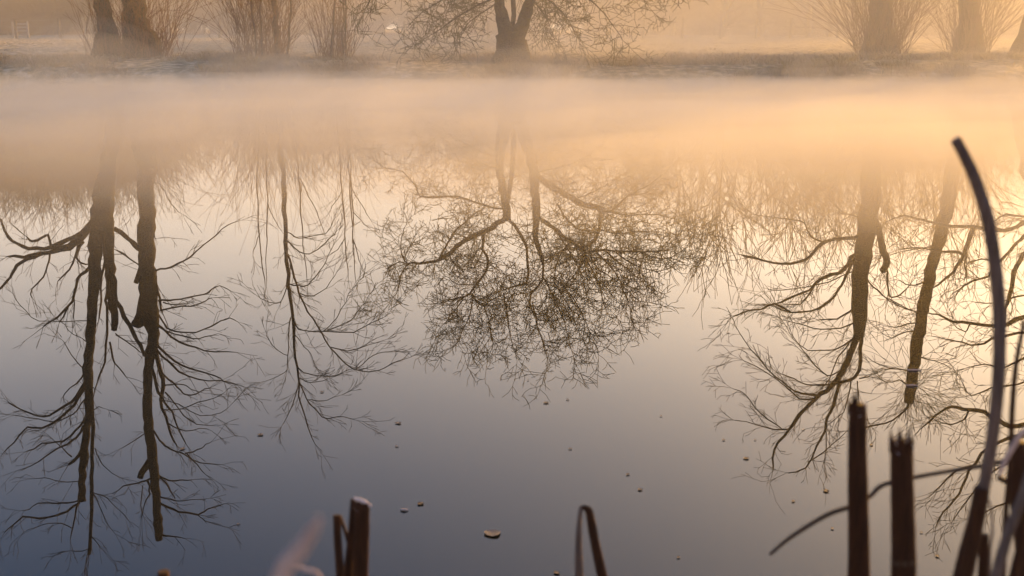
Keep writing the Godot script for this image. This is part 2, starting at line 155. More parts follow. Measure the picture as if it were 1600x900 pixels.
		["limb", [0.97,5.73,1.03,0.042, 1.00,6.45,0.80,0.038, 0.59,7.04,0.48,0.033, 0.60,7.58,0.17,0.028, 0.92,8.02,-0.19,0.023, 1.36,8.08,-0.44,0.018]],
		["limb", [2.19,5.28,1.92,0.033, 2.29,5.44,1.93,0.028, 2.13,5.81,1.95,0.023, 1.89,6.07,2.04,0.018, 1.59,6.43,2.12,0.012]],
		["limb", [2.83,5.15,2.50,0.032, 3.36,5.59,2.44,0.026, 3.78,5.99,2.27,0.019, 4.25,6.40,2.07,0.012]],
		["limb", [2.21,5.49,0.17,0.034, 2.54,6.05,0.38,0.027, 2.81,6.65,0.59,0.020, 3.06,7.50,1.07,0.013]],
		["limb", [0.95,6.27,0.87,0.030, 1.33,7.01,0.89,0.023, 1.65,7.77,0.87,0.017, 1.92,8.79,0.68,0.010]],
		["limb", [-0.30,7.07,-0.05,0.031, -0.19,7.69,-0.19,0.024, -0.13,8.35,-0.43,0.017, 0.11,9.44,-0.91,0.011]],
		["limb", [-1.35,7.14,-0.36,0.026, -1.43,7.91,-0.65,0.021, -1.73,8.64,-0.88,0.016, -1.96,9.12,-0.98,0.011]],
		["limb", [2.57,5.24,2.26,0.033, 3.15,5.82,2.58,0.025, 3.43,6.37,2.87,0.018, 3.61,6.80,3.19,0.011]],
		["limb", [3.84,5.03,3.40,0.024, 4.52,5.26,3.44,0.019, 5.00,5.07,3.38,0.014, 5.47,4.77,3.41,0.009]],
		["limb", [2.38,5.28,2.12,0.029, 2.66,5.74,2.50,0.022, 3.21,6.02,3.06,0.016, 3.83,6.45,3.83,0.009]],
		["limb", [1.40,4.76,1.34,0.029, 2.02,5.75,1.36,0.023, 2.33,6.56,1.51,0.016, 2.43,7.16,1.64,0.010]],
		["limb", [1.80,5.09,1.62,0.029, 1.39,5.66,1.84,0.024, 1.35,6.25,1.98,0.019, 1.70,6.85,2.09,0.015, 2.11,7.90,2.05,0.010]],
		["limb", [3.12,5.12,2.77,0.024, 3.59,5.42,3.07,0.019, 4.32,5.63,3.55,0.014, 4.68,5.49,3.73,0.009]],
		["limb", [3.02,4.19,0.82,0.034, 3.81,4.39,0.54,0.027, 4.76,4.36,0.35,0.019, 5.81,4.72,0.07,0.012]],
		["limb", [2.80,4.82,0.51,0.026, 3.52,4.98,0.43,0.020, 4.35,4.87,0.44,0.015, 5.41,5.06,0.30,0.010]],
		["limb", [-0.35,2.59,0.37,0.034, -1.04,2.29,0.53,0.027, -1.75,1.86,0.77,0.021, -2.43,1.43,1.10,0.014, -2.91,1.13,1.33,0.008]],
		["limb", [-0.37,2.43,0.35,0.025, -1.04,2.00,0.49,0.020, -1.55,1.51,0.51,0.014, -1.81,1.15,0.50,0.008]],
		["limb", [-0.39,2.83,0.47,0.030, -1.26,2.76,0.32,0.024, -2.09,2.53,0.19,0.019, -2.87,2.04,0.12,0.014, -3.41,1.50,0.20,0.008]],
		["limb", [0.60,2.77,0.27,0.030, 1.31,2.28,0.63,0.022, 1.79,1.67,1.10,0.015, 2.06,1.11,1.58,0.008]],
		["limb", [0.68,3.04,0.38,0.034, 1.62,2.77,0.58,0.027, 2.52,2.34,0.80,0.021, 3.10,1.67,1.08,0.014, 3.41,1.17,1.34,0.008]],
		["limb", [0.56,2.53,0.19,0.025, 1.00,1.96,0.57,0.017, 1.23,1.44,0.91,0.008]],
		["limb", [2.04,3.79,0.70,0.025, 2.97,3.40,0.47,0.020, 3.82,2.87,0.12,0.014, 4.35,2.19,-0.13,0.009]],
		["limb", [0.66,7.24,0.36,0.026, 0.84,8.22,-0.11,0.021, 1.06,8.95,-0.35,0.016, 1.20,9.55,-0.47,0.011]],
		["limb", [-0.96,7.49,-0.17,0.026, -0.78,8.19,-0.42,0.021, -0.67,8.90,-0.60,0.016, -0.79,9.37,-0.66,0.011]],
		["limb", [1.19,6.05,1.94,0.025, 1.81,6.72,1.72,0.020, 2.34,7.59,1.60,0.015, 2.56,8.24,1.54,0.010]],
	]],
	"D": [13.07, -44.00, [
		["trunk", [0.00,1.05,0.00,0.619, -0.01,1.62,0.00,0.460, -0.03,2.30,0.00,0.392, -0.08,3.06,0.00,0.347, 0.00,4.35,0.00,0.384, -0.05,5.33,0.00,0.363, -0.11,6.33,0.00,0.353, -0.19,7.37,0.00,0.319, -0.17,7.99,0.00,0.308, -0.18,8.65,0.00,0.321, -0.11,9.48,0.00,0.215, -0.14,9.80,0.00,0.203]],
		["limb", [-0.13,9.56,0.00,0.137, -0.19,10.14,-0.33,0.124, -0.39,11.30,-0.88,0.112, -0.65,12.02,-1.32,0.099, -1.14,12.73,-1.94,0.086, -1.59,13.67,-2.64,0.073, -1.80,14.46,-3.14,0.059, -2.21,15.49,-3.80,0.044, -2.08,16.70,-4.40,0.030]],
		["limb", [-0.07,9.66,0.00,0.084, -0.08,10.12,0.19,0.076, -0.15,10.91,0.46,0.068, -0.49,11.23,0.64,0.060, -0.92,11.28,0.73,0.052]],
		["limb", [-0.42,11.54,-1.02,0.076, -0.46,11.89,-1.14,0.068, -0.52,12.81,-1.37,0.061, -0.69,13.39,-1.55,0.054, -0.72,13.88,-1.66,0.046, -1.03,14.71,-1.76,0.038, -1.33,15.64,-1.90,0.030, -2.04,15.91,-2.10,0.023]],
		["limb", [-1.72,14.29,-3.04,0.040, -2.13,14.41,-3.15,0.033, -2.63,14.38,-3.30,0.026, -3.42,14.24,-3.70,0.019, -4.01,14.22,-3.90,0.012]],
		["limb", [-2.09,14.38,-3.14,0.027, -3.01,13.66,-2.86,0.023, -3.70,12.82,-2.50,0.019, -4.05,12.53,-2.32,0.015, -4.40,12.36,-2.12,0.011]],
		["limb", [-0.97,12.51,-1.76,0.050, -1.49,12.49,-1.67,0.042, -2.09,12.25,-1.49,0.034, -3.26,11.23,-0.91,0.026, -4.19,10.11,-0.51,0.018, -4.65,9.40,-0.36,0.011]],
		["limb", [-1.11,12.70,-1.94,0.039, -1.55,12.81,-2.11,0.033, -1.84,12.65,-2.19,0.028, -2.59,12.07,-2.39,0.022, -3.35,11.57,-2.46,0.017, -3.93,11.33,-2.54,0.011]],
		["limb", [-0.56,11.91,-1.23,0.038, -1.05,11.97,-1.25,0.033, -1.62,11.97,-1.23,0.027, -2.17,11.72,-1.27,0.022, -2.76,11.51,-1.43,0.016]],
		["limb", [-0.34,9.86,-0.20,0.032, -0.76,10.62,-0.27,0.025, -1.05,11.36,-0.22,0.019, -1.43,11.87,-0.23,0.013]],
		["limb", [-0.25,5.88,0.00,0.083, -0.99,5.93,0.38,0.076, -1.84,5.99,0.73,0.069, -2.34,6.39,1.09,0.062, -2.81,6.58,1.44,0.055, -3.56,6.57,1.97,0.048, -4.31,6.33,2.50,0.042, -4.96,6.09,2.95,0.035, -5.24,6.01,3.15,0.029]],
		["limb", [-1.84,6.01,0.73,0.041, -2.32,5.71,0.84,0.036, -2.55,5.36,0.88,0.031, -2.76,5.21,0.93,0.026, -3.71,5.01,1.17,0.021, -4.48,4.91,1.23,0.017, -4.95,4.57,1.24,0.012]],
		["limb", [-0.22,6.45,0.00,0.093, -0.50,6.76,-0.21,0.085, -0.67,7.23,-0.51,0.077, -1.03,7.56,-0.83,0.068, -1.50,7.90,-1.28,0.060, -1.70,8.25,-1.50,0.051, -2.40,8.69,-1.90,0.042, -2.84,8.93,-2.21,0.033]],
		["limb", [-0.28,6.61,-0.08,0.062, -0.59,6.92,0.08,0.058, -0.89,7.55,0.28,0.053, -1.08,7.81,0.42,0.049, -1.42,8.21,0.55,0.044, -2.14,8.53,0.72,0.040, -2.98,8.56,0.91,0.035, -3.54,8.30,0.98,0.031]],
		["limb", [-2.91,8.56,0.89,0.046, -3.55,8.23,0.99,0.040, -4.01,8.39,1.03,0.034, -4.49,8.44,1.11,0.028, -4.95,8.60,1.13,0.021, -5.12,8.71,1.18,0.015]],
		["limb", [-1.55,8.01,-1.35,0.032, -1.74,8.36,-1.20,0.027, -2.14,8.65,-0.97,0.021, -2.73,8.63,-0.76,0.016]],
		["limb", [-0.24,8.53,0.00,0.047, -0.47,8.80,-0.23,0.039, -0.85,9.14,-0.52,0.030, -1.35,9.27,-0.82,0.021]],
		["limb", [-0.16,9.07,0.00,0.037, -0.42,9.25,-0.04,0.031, -1.15,9.49,-0.23,0.026, -1.75,9.47,-0.42,0.021, -2.20,9.38,-0.56,0.016, -2.79,9.23,-0.66,0.011]],
		["limb", [-0.15,9.67,-0.07,0.034, -0.63,10.09,-0.15,0.029, -1.06,10.26,-0.13,0.025, -1.97,10.23,-0.03,0.020, -2.58,9.77,0.12,0.015, -3.11,8.97,0.40,0.010]],
		["limb", [-0.39,11.16,-0.83,0.032, -0.80,11.50,-0.89,0.028, -1.14,11.38,-0.99,0.024, -1.70,10.81,-1.15,0.019, -2.13,10.25,-1.22,0.015, -2.41,9.73,-1.19,0.011]],
		["limb", [0.04,5.03,0.00,0.144, 0.24,5.42,0.22,0.113, 0.34,6.16,0.59,0.122, 0.44,6.67,0.98,0.142, 0.25,6.97,1.15,0.132]],
		["limb", [0.36,6.73,1.03,0.041, 0.46,7.04,1.00,0.037, 0.59,7.79,0.94,0.033, 0.75,8.01,0.93,0.029, 1.06,7.90,0.87,0.025, 1.34,7.63,0.81,0.020]],
		["limb", [-0.04,7.41,0.00,0.036, 0.17,7.68,-0.11,0.031, 0.68,8.10,-0.39,0.026, 1.26,8.50,-0.71,0.021, 2.33,9.04,-1.22,0.016]],
		["limb", [-0.20,5.24,0.00,0.036, -0.44,5.20,-0.06,0.030, -0.93,5.03,-0.20,0.023, -1.58,4.40,-0.38,0.017, -2.14,3.83,-0.59,0.010]],
		["limb", [-0.32,7.12,0.00,0.026, -0.95,7.53,-0.21,0.022, -1.73,7.81,-0.38,0.018, -2.81,8.08,-0.83,0.015, -3.37,8.19,-1.01,0.011]],
		["limb", [-0.16,11.18,0.55,0.031, 0.18,11.16,0.45,0.021, 0.56,11.23,0.30,0.011]],
		["limb", [-0.49,11.26,0.64,0.031, -0.58,11.82,0.73,0.024, -0.76,12.41,0.83,0.017, -1.18,12.77,0.87,0.010]],
		["limb", [-0.23,11.28,0.55,0.026, -0.23,11.81,0.78,0.018, -0.12,12.26,0.90,0.010]],
		["limb", [-1.30,15.33,-1.85,0.028, -0.53,14.99,-2.16,0.023, 0.03,14.55,-2.44,0.017, 0.49,14.23,-2.69,0.011]],
		["limb", [-0.70,13.82,-1.65,0.022, -0.58,14.73,-1.81,0.017, -0.63,15.24,-1.90,0.011]],
	]],
	"E": [16.97, -46.00, [
		["trunk", [0.00,1.10,0.00,0.551, -0.06,1.76,0.00,0.409, -0.15,2.48,0.00,0.338, -0.21,3.28,0.00,0.315, -0.31,4.62,0.00,0.292, -0.52,6.00,0.00,0.257, -0.79,7.37,0.00,0.234, -0.91,8.43,0.00,0.223, -0.99,8.99,0.00,0.248, -1.12,10.40,0.00,0.225, -1.19,11.49,0.00,0.213, -1.30,12.88,0.00,0.190]],
		["limb", [-1.26,12.72,0.00,0.050, -1.33,13.07,0.05,0.044, -1.66,13.41,0.15,0.038, -2.27,13.66,0.27,0.032, -3.00,13.77,0.49,0.026, -3.54,13.88,0.56,0.020]],
		["limb", [-1.15,11.67,0.00,0.033, -1.44,11.60,0.08,0.028, -2.15,11.44,0.17,0.022, -2.62,11.26,0.26,0.016, -3.12,11.01,0.32,0.011]],
		["limb", [-1.00,9.30,0.00,0.033, -1.79,9.02,0.31,0.025, -2.48,8.68,0.49,0.018, -3.09,8.19,0.64,0.011]],
		["limb", [-1.02,9.68,0.00,0.033, -1.55,9.66,0.09,0.026, -2.09,9.79,0.28,0.018, -2.49,9.67,0.34,0.011]],
		["limb", [-1.07,10.07,0.00,0.027, -1.54,10.07,-0.23,0.022, -1.97,10.38,-0.40,0.017, -2.33,10.24,-0.48,0.011]],
		["limb", [-1.17,11.05,0.00,0.028, -0.71,11.07,0.11,0.022, -0.26,11.22,0.30,0.016, -0.01,11.31,0.46,0.011]],
		["limb", [-1.24,12.22,0.00,0.028, -1.74,12.00,0.03,0.022, -2.26,12.06,0.10,0.017, -2.78,11.69,0.22,0.011]],
		["limb", [-0.84,8.03,0.00,0.033, -1.44,8.11,0.19,0.025, -1.83,8.05,0.24,0.018, -2.17,7.92,0.27,0.011]],
		["limb", [-0.62,6.64,0.00,0.032, -1.16,6.75,-0.19,0.025, -1.67,6.91,-0.49,0.018, -2.19,7.16,-0.77,0.011]],
	]],
	"F": [17.85, -42.50, [
		["trunk", [0.00,0.96,0.00,0.665, 0.11,1.62,0.00,0.533, 0.28,2.50,0.00,0.491, 0.64,4.08,0.00,0.450, 1.01,5.67,0.00,0.408, 1.37,7.53,0.00,0.366, 1.56,9.65,0.00,0.324, 1.55,12.07,0.00,0.257, 1.45,14.04,0.00,0.189, 1.33,15.80,0.00,0.119]],
		["limb", [1.38,8.70,0.00,0.101, 0.55,8.59,-0.01,0.091, -0.00,8.87,-0.01,0.081, -0.57,8.90,-0.02,0.071, -1.38,8.76,0.08,0.061, -1.95,8.76,0.07,0.051, -2.25,8.63,0.11,0.040, -2.60,8.45,0.16,0.030, -2.98,8.42,0.18,0.020]],
		["limb", [-1.38,8.78,0.08,0.030, -1.44,9.06,0.01,0.027, -1.63,9.12,-0.03,0.024, -1.92,8.85,-0.12,0.020]],
		["limb", [1.43,9.18,0.00,0.061, 0.33,9.16,0.08,0.053, -0.65,9.34,0.29,0.044, -1.20,9.51,0.45,0.036, -1.78,9.41,0.56,0.028, -2.55,9.22,0.76,0.020, -3.12,9.05,0.94,0.012]],
		["limb", [1.60,12.07,0.00,0.113, 0.88,12.50,0.31,0.102, 0.20,12.50,0.55,0.092, -0.68,12.01,0.94,0.081, -1.30,11.74,1.18,0.070, -1.90,11.60,1.37,0.060, -2.41,11.47,1.56,0.050, -2.84,11.59,1.72,0.040, -3.21,11.86,1.96,0.030, -3.70,12.11,2.20,0.020]],
		["limb", [-1.64,11.68,1.29,0.035, -1.69,11.91,1.24,0.030, -1.84,12.12,1.18,0.025, -2.21,12.27,1.17,0.020, -2.82,12.09,1.25,0.015]],
		["limb", [0.87,5.10,0.00,0.099, 0.27,5.18,-0.07,0.088, -0.33,5.44,-0.10,0.077, -1.45,5.37,-0.15,0.066, -2.41,5.31,-0.16,0.054, -3.27,5.13,-0.20,0.043, -3.93,4.96,-0.14,0.031, -4.68,5.16,0.05,0.020]],
		["limb", [0.75,4.76,0.00,0.060, 0.12,4.88,0.23,0.049, -0.66,4.78,0.60,0.039, -1.10,4.95,0.80,0.029, -1.52,5.05,1.04,0.019]],
		["limb", [-1.41,5.33,-0.15,0.100, -1.50,5.58,-0.28,0.083, -1.53,6.57,-0.73,0.066, -1.85,7.42,-1.29,0.049, -2.19,7.90,-1.73,0.031]],
		["limb", [-1.51,6.44,-0.68,0.051, -1.91,6.31,-0.69,0.042, -2.41,6.33,-0.73,0.033, -3.15,6.16,-0.82,0.024, -3.97,6.27,-0.77,0.015]],
		["limb", [-1.49,6.24,-0.59,0.035, -1.39,6.88,-0.85,0.029, -1.20,7.32,-1.04,0.022, -1.39,7.55,-1.23,0.016]],
		["limb", [-0.50,6.57,-0.11,0.040, -1.03,6.52,-0.23,0.028, -1.43,6.67,-0.36,0.015]],
		["limb", [0.95,5.44,0.00,0.070, 0.26,5.66,0.06,0.063, -0.21,6.16,0.11,0.057, -0.60,6.57,0.14,0.050, -0.92,7.02,0.19,0.043, -1.49,7.24,0.24,0.037, -1.91,7.53,0.21,0.030]],
		["limb", [1.08,5.90,0.00,0.100, 0.30,6.30,0.12,0.090, -0.05,6.88,0.30,0.080, -0.20,7.78,0.42,0.070, -0.33,8.17,0.48,0.060, -0.43,9.04,0.54,0.050]],
		["limb", [1.44,10.86,0.00,0.041, 0.43,11.02,0.25,0.036, -0.35,11.07,0.48,0.030, -0.90,11.16,0.65,0.025, -1.44,11.25,0.91,0.020, -1.88,10.76,1.12,0.015, -2.26,10.28,1.41,0.010]],
		["limb", [1.55,12.56,0.00,0.082, 0.95,13.06,-0.01,0.074, 0.41,13.21,-0.10,0.065, -0.16,13.68,-0.37,0.057, -0.60,14.74,-0.87,0.049, -0.74,15.80,-1.27,0.040, -1.10,16.79,-1.77,0.031, -1.27,17.57,-2.05,0.022]],
		["limb", [-0.54,14.53,-0.77,0.053, -1.05,14.78,-0.95,0.041, -1.57,15.46,-1.07,0.029, -1.89,15.87,-1.11,0.016]],
		["limb", [1.50,13.55,0.00,0.052, 0.57,13.86,0.50,0.044, -0.33,13.91,1.02,0.037, -1.17,14.44,1.55,0.029, -1.88,14.97,2.04,0.022, -2.34,15.43,2.36,0.015]],
		["limb", [1.43,14.79,0.00,0.052, 0.91,15.54,0.02,0.043, 0.19,15.76,0.10,0.034, -0.37,16.14,0.10,0.025, -0.92,16.35,0.02,0.016]],
		["limb", [1.56,10.13,0.00,0.051, 0.82,10.22,-0.32,0.042, 0.23,10.64,-0.51,0.034, -0.37,10.59,-0.79,0.025, -0.92,10.83,-1.17,0.016]],
		["limb", [1.41,8.00,0.00,0.040, 0.56,7.85,-0.18,0.034, -0.01,8.10,-0.44,0.028, -0.60,8.27,-0.68,0.022, -1.15,8.17,-0.79,0.015]],
	]],
}
const REEDS := [
	{"kind": "reed_stalk", "label": "tall upright dark brown reed stalk, cut square, the taller of a pair", "cat": "reed", "mat": "reed_dark", "line": [0.3717, 1.2037, -1.25, 0.0093, 0.3739, 1.1545, -1.25, 0.0107, 0.3781, 1.0957, -1.25, 0.0115, 0.3843, 1.0053, -1.25, 0.0128], "flat": 0.45, "frost": 70, "splinters": 5},
	{"kind": "reed_stalk", "label": "short broad purplish brown reed stalk, the lower of a pair", "cat": "reed", "mat": "reed_dark", "line": [0.3874, 1.1982, -1.15, 0.0115, 0.3913, 1.1496, -1.15, 0.0119, 0.3992, 1.0528, -1.15, 0.013], "flat": 0.4, "frost": 80, "splinters": 6},
	{"kind": "curved_reed", "label": "long grey reed stem arching over to a blunt cut tip", "cat": "reed", "mat": "reed_grey", "line": [0.4004, 1.5007, -1.1, 0.0049, 0.4178, 1.4706, -1.1, 0.0055, 0.4346, 1.4296, -1.1, 0.0061, 0.4461, 1.3819, -1.1, 0.0065, 0.4538, 1.3333, -1.1, 0.0063, 0.4578, 1.2714, -1.1, 0.006, 0.4565, 1.2144, -1.1, 0.0058, 0.4522, 1.1627, -1.1, 0.0058, 0.4453, 1.11, -1.1, 0.0062, 0.4398, 1.0766, -1.1, 0.0066], "frost": 10, "more": [{"part": "sheath", "mat": "reed_dark", "line": [0.4511, 1.1679, -1.1, 0.0074, 0.4481, 1.1365, -1.1, 0.008, 0.4433, 1.1034, -1.1, 0.009, 0.4395, 1.0733, -1.1, 0.0097]}]},
	{"kind": "fallen_reed", "label": "thin reed stem bent flat across the pair of upright stalks", "cat": "reed", "mat": "reed_brown", "line": [0.3005, 0.9985, -1.32, 0.0019, 0.3234, 1.02, -1.32, 0.0026, 0.3628, 1.047, -1.32, 0.003, 0.3903, 1.058, -1.32, 0.003, 0.4117, 1.0698, -1.32, 0.0026, 0.427, 1.0846, -1.32, 0.0029, 0.4632, 1.094, -1.32, 0.0026, 0.4994, 1.101, -1.32, 0.0026, 0.5428, 1.1087, -1.32, 0.0029, 0.5861, 1.1172, -1.32, 0.0033, 0.6447, 1.1172, -1.32, 0.0033, 0.6807, 1.0517, -1.32, 0.0033]},
	{"kind": "reed_stub", "label": "stubby dark reed stub against the arching stem", "cat": "reed", "mat": "reed_dark", "line": [0.4735, 1.1025, -1.14, 0.0051, 0.4759, 1.0576, -1.14, 0.0055], "flat": 0.7},
	{"kind": "reed", "label": "slanting purplish reed stem running down beside the dark stake", "cat": "reed", "mat": "reed_grey", "line": [0.4514, 1.2261, -1, 0.0042, 0.446, 1.1995, -1, 0.0042, 0.437, 1.1666, -1, 0.0045, 0.429, 1.1212, -1, 0.0048]},
	{"kind": "reed", "label": "thin upright dark reed stem next to the arching one", "cat": "reed", "mat": "reed_dark", "line": [0.5204, 1.3091, -1.2, 0.0019, 0.516, 1.2619, -1.2, 0.0026, 0.5162, 1.214, -1.2, 0.003, 0.5191, 1.1583, -1.2, 0.0027, 0.5192, 1.1015, -1.2, 0.0027, 0.5223, 1.0254, -1.2, 0.0031]},
	{"kind": "reed", "label": "pale frosted reed leaf bent across the dark stake", "cat": "reed", "mat": "reed_pale", "line": [0.4454, 1.1999, -1.05, 0.0015, 0.449, 1.2123, -1.05, 0.0026, 0.4549, 1.2258, -1.05, 0.0029, 0.4651, 1.2417, -1.05, 0.0029, 0.4822, 1.2319, -1.05, 0.0029, 0.5002, 1.1638, -1.05, 0.0026], "flat": 0.3},
	{"kind": "stake", "label": "dark weathered stake standing among the reeds", "cat": "stake", "mat": "reed_dark", "line": [0.5697, 1.1443, -1.3, 0.0072, 0.5716, 1.1139, -1.3, 0.0108, 0.5739, 1.0793, -1.3, 0.0102, 0.5792, 1.0444, -1.3, 0.0073, 0.5902, 0.9775, -1.3, 0.0081], "more": [{"part": "snag", "mat": "reed_dark", "line": [0.5503, 1.1016, -1.3, 0.0029, 0.5593, 1.097, -1.3, 0.0033, 0.5688, 1.097, -1.3, 0.0036]}]},
	{"kind": "reed", "label": "dark leaning reed stem at the foot of the stake", "cat": "reed", "mat": "reed_dark", "line": [0.4958, 1.1562, -1.1, 0.0037, 0.4937, 1.11, -1.1, 0.0043, 0.4894, 1.0733, -1.1, 0.0047]},
	{"kind": "reed", "label": "hair-thin curved grass stem behind the arching reed", "cat": "reed", "mat": "reed_grey", "line": [0.4967, 1.1215, -1.2, 0.001, 0.5035, 1.1051, -1.2, 0.001, 0.5069, 1.08, -1.2, 0.0013, 0.506, 1.0583, -1.2, 0.0014, 0.508, 1.0254, -1.2, 0.0017]},
	{"kind": "reed", "label": "pale out-of-focus reed blade leaning by itself", "cat": "reed", "mat": "reed_pale", "line": [-0.0707, 1.4235, -0.42, 0.0008, -0.0742, 1.4175, -0.42, 0.0024, -0.0792, 1.4099, -0.42, 0.0031, -0.0863, 1.3989, -0.42, 0.0035], "flat": 0.15},
	{"kind": "reed", "label": "thin pale grass stem crossing the out-of-focus blade", "cat": "reed", "mat": "reed_pale", "line": [-0.1625, 1.2282, -0.8, 0.0011, -0.1562, 1.2272, -0.8, 0.0011, -0.1473, 1.2243, -0.8, 0.0014, -0.1362, 1.2184, -0.8, 0.0014]},
	{"kind": "broken_reed", "label": "broken dark reed split into an open fork with a frosted slanting top", "cat": "reed", "mat": "reed_dark", "line": [-0.1964, 0.9894, -1.5, 0.0101, -0.1983, 0.95, -1.5, 0.0101, -0.2017, 0.8817, -1.5, 0.0106], "flat": 0.35, "frost": 40, "more": [{"part": "splinter", "mat": "reed_dark", "line": [-0.2108, 0.9867, -1.52, 0.0038, -0.2146, 0.9413, -1.52, 0.0047, -0.2217, 0.8722, -1.52, 0.0069], "flat": 0.6}, {"part": "splinter", "mat": "reed_dark", "line": [-0.2274, 0.9808, -1.48, 0.005, -0.227, 0.9408, -1.48, 0.0054, -0.2251, 0.8913, -1.48, 0.0059], "flat": 0.5, "rooted": true}, {"part": "splinter", "mat": "reed_dark", "line": [-0.2248, 0.9757, -1.49, 0.0021, -0.2187, 0.9543, -1.49, 0.0025, -0.2127, 0.9291, -1.49, 0.0025]}, {"part": "frost_cap", "mat": "frost", "line": [-0.2071, 0.9957, -1.5, 0.0021, -0.1963, 0.9921, -1.5, 0.0025, -0.1856, 0.985, -1.5, 0.0021]}]},
	{"kind": "bent_reed", "label": "dark reed leaf folded over into a narrow upside down V", "cat": "reed", "mat": "reed_grey", "line": [0.0907, 0.9841, -1.5, 0.0025, 0.0885, 0.959, -1.5, 0.0034, 0.0881, 0.9228, -1.5, 0.0047, 0.0894, 0.8817, -1.5, 0.006], "flat": 0.4, "more": [{"part": "folded_leaf", "mat": "reed_dark", "line": [0.0907, 0.9841, -1.5, 0.0025, 0.0992, 0.9805, -1.5, 0.005, 0.1026, 0.9715, -1.5, 0.0055, 0.1099, 0.9319, -1.5, 0.0063, 0.1209, 0.8817, -1.5, 0.0072], "flat": 0.3}]},
	{"kind": "reed_stub", "label": "rounded stub of a reed barely rising from the near shore", "cat": "reed", "mat": "reed_dark", "line": [-0.4633, 0.8927, -1.5, 0.0077, -0.4631, 0.8808, -1.5, 0.0085]},
]
const LEAVES := [[-0.062, -3.667, 0.062], [-0.314, -3.919, 0.031], [-0.368, -3.863, 0.017], [-0.449, -4.504, 0.020], [-0.470, -4.786, 0.034], [-1.008, -4.641, 0.031], [0.148, -5.065, 0.031], [0.244, -5.111, 0.020], [0.226, -4.475, 0.020], [0.423, -4.199, 0.021], [0.452, -4.049, 0.025], [0.887, -4.368, 0.029], [1.107, -4.037, 0.034], [0.970, -3.942, 0.020], [1.044, -3.708, 0.017], [0.513, -3.488, 0.016], [0.134, -3.380, 0.025], [1.157, -6.309, 0.024], [0.794, -6.481, 0.021], [0.744, -6.540, 0.021], [0.626, -4.878, 0.016], [1.314, -3.497, 0.018], [1.324, -3.677, 0.014], [1.406, -4.519, 0.023], [-0.051, -5.438, 0.015], [0.074, -5.407, 0.015], [0.296, -5.535, 0.015], [-0.851, -5.226, 0.026], [-1.277, -4.475, 0.030], [-0.321, -5.600, 0.015], [0.838, -4.579, 0.018], [0.963, -4.579, 0.013], [-0.900, -3.744, 0.013], [1.182, -4.704, 0.016]]
const STRAWS_AND_RIPPLES := [[1.914, -5.578, 0.061], [1.823, -5.325, 0.053], [-0.364, -3.863, 0.026]]  # first two are added slivers imitating white ripple dashes, the last is straw

const LEAF_LABELS := {1: "flat leaf floating midway between the broken forked reed and the largest leaf", 4: "dark leaf floating just past the tip of the slender tree's reflection", 5: "dark leaf floating between the slender tree's reflection and the stubbed trunk's", 6: "larger of two leaves floating close together below the tangled crown's reflection", 7: "smaller of two leaves floating close together below the tangled crown's reflection", 12: "dark leaf floating beside the taller upright reed stalk", 14: "leaf floating just below the bent fallen reed stem", 16: "leaf floating at the foot of the folded V-shaped reed", 21: "leaf floating between the lower upright stalk and the arching reed", 28: "leaf floating among the reflected twigs of the stubbed trunk"}

var rng := RandomNumberGenerator.new()
var rough := FastNoiseLite.new()
var M := {}
var taken := {}
var sun_dir := Vector3.ZERO

class Buf:
	var v := PackedVector3Array()
	var n := PackedVector3Array()
	var c := PackedColorArray()
	var idx := PackedInt32Array()
	var wobble: FastNoiseLite = null
	var amount := 0.0
	func tube(p: PackedVector3Array, r: PackedFloat32Array, sides: int, cap := false, flat := 1.0, across := Vector3.ZERO) -> void:
		var count := p.size()
		if count < 2: return
		var first := v.size()
		var t := (p[1] - p[0]).normalized()
		var side := t.cross(Vector3(0.31, 0.17, 0.93)).normalized()
		if across != Vector3.ZERO:
			side = (across - t * across.dot(t)).normalized()
		for i in count:
			if i > 0:
				t = (p[mini(i + 1, count - 1)] - p[i - 1]).normalized()
			side = (side - t * side.dot(t)).normalized()
			var up := t.cross(side)
			for k in sides:
				var a := TAU * k / sides
				var o := side * cos(a) + up * (sin(a) * flat)
				var m := 1.0
				if wobble:
					var q := p[i] + o * r[i]
					m += amount * wobble.get_noise_3dv(q * 2.0)
				v.append(p[i] + o * (r[i] * m))
				n.append((side * (cos(a) * flat) + up * sin(a)).normalized())
		for i in count - 1:
			for k in sides:
				var a := first + i * sides + k
				var b := first + i * sides + (k + 1) % sides
				idx.append_array([a, a + sides, b, b, a + sides, b + sides])
		if cap:
			var at := v.size()
			v.append(p[count - 1] + t * (r[count - 1] * 0.25))
			n.append(t)
			for k in sides:
				v.append(v[first + (count - 1) * sides + k])
				n.append(t)
			for k in sides:
				idx.append_array([at, at + 1 + (k + 1) % sides, at + 1 + k])
	func tri(a: Vector3, b: Vector3, d: Vector3) -> void:
		var at := v.size()
		var m := (d - a).cross(b - a).normalized()
		v.append_array([a, b, d])
		n.append_array([m, m, m])
		idx.append_array([at, at + 1, at + 2])
	func mesh() -> ArrayMesh:
		var a := []
		a.resize(Mesh.ARRAY_MAX)
		a[Mesh.ARRAY_VERTEX] = v
		a[Mesh.ARRAY_NORMAL] = n
		if c.size() == v.size() and c.size() > 0:
			a[Mesh.ARRAY_COLOR] = c
		a[Mesh.ARRAY_INDEX] = idx
		var m := ArrayMesh.new()
		m.add_surface_from_arrays(Mesh.PRIMITIVE_TRIANGLES, a)
		return m

func named(called: String) -> String:
	var k: int = taken.get(called, -1) + 1
	taken[called] = k
	return called if k == 0 else "%s_%03d" % [called, k]

func tag(o: Node, label: String, category: String, group := "", kind := "") -> Node:
	if label: o.set_meta("label", label)
	if category: o.set_meta("category", category)
	if group: o.set_meta("group", group)
	if kind: o.set_meta("kind", kind)
	return o

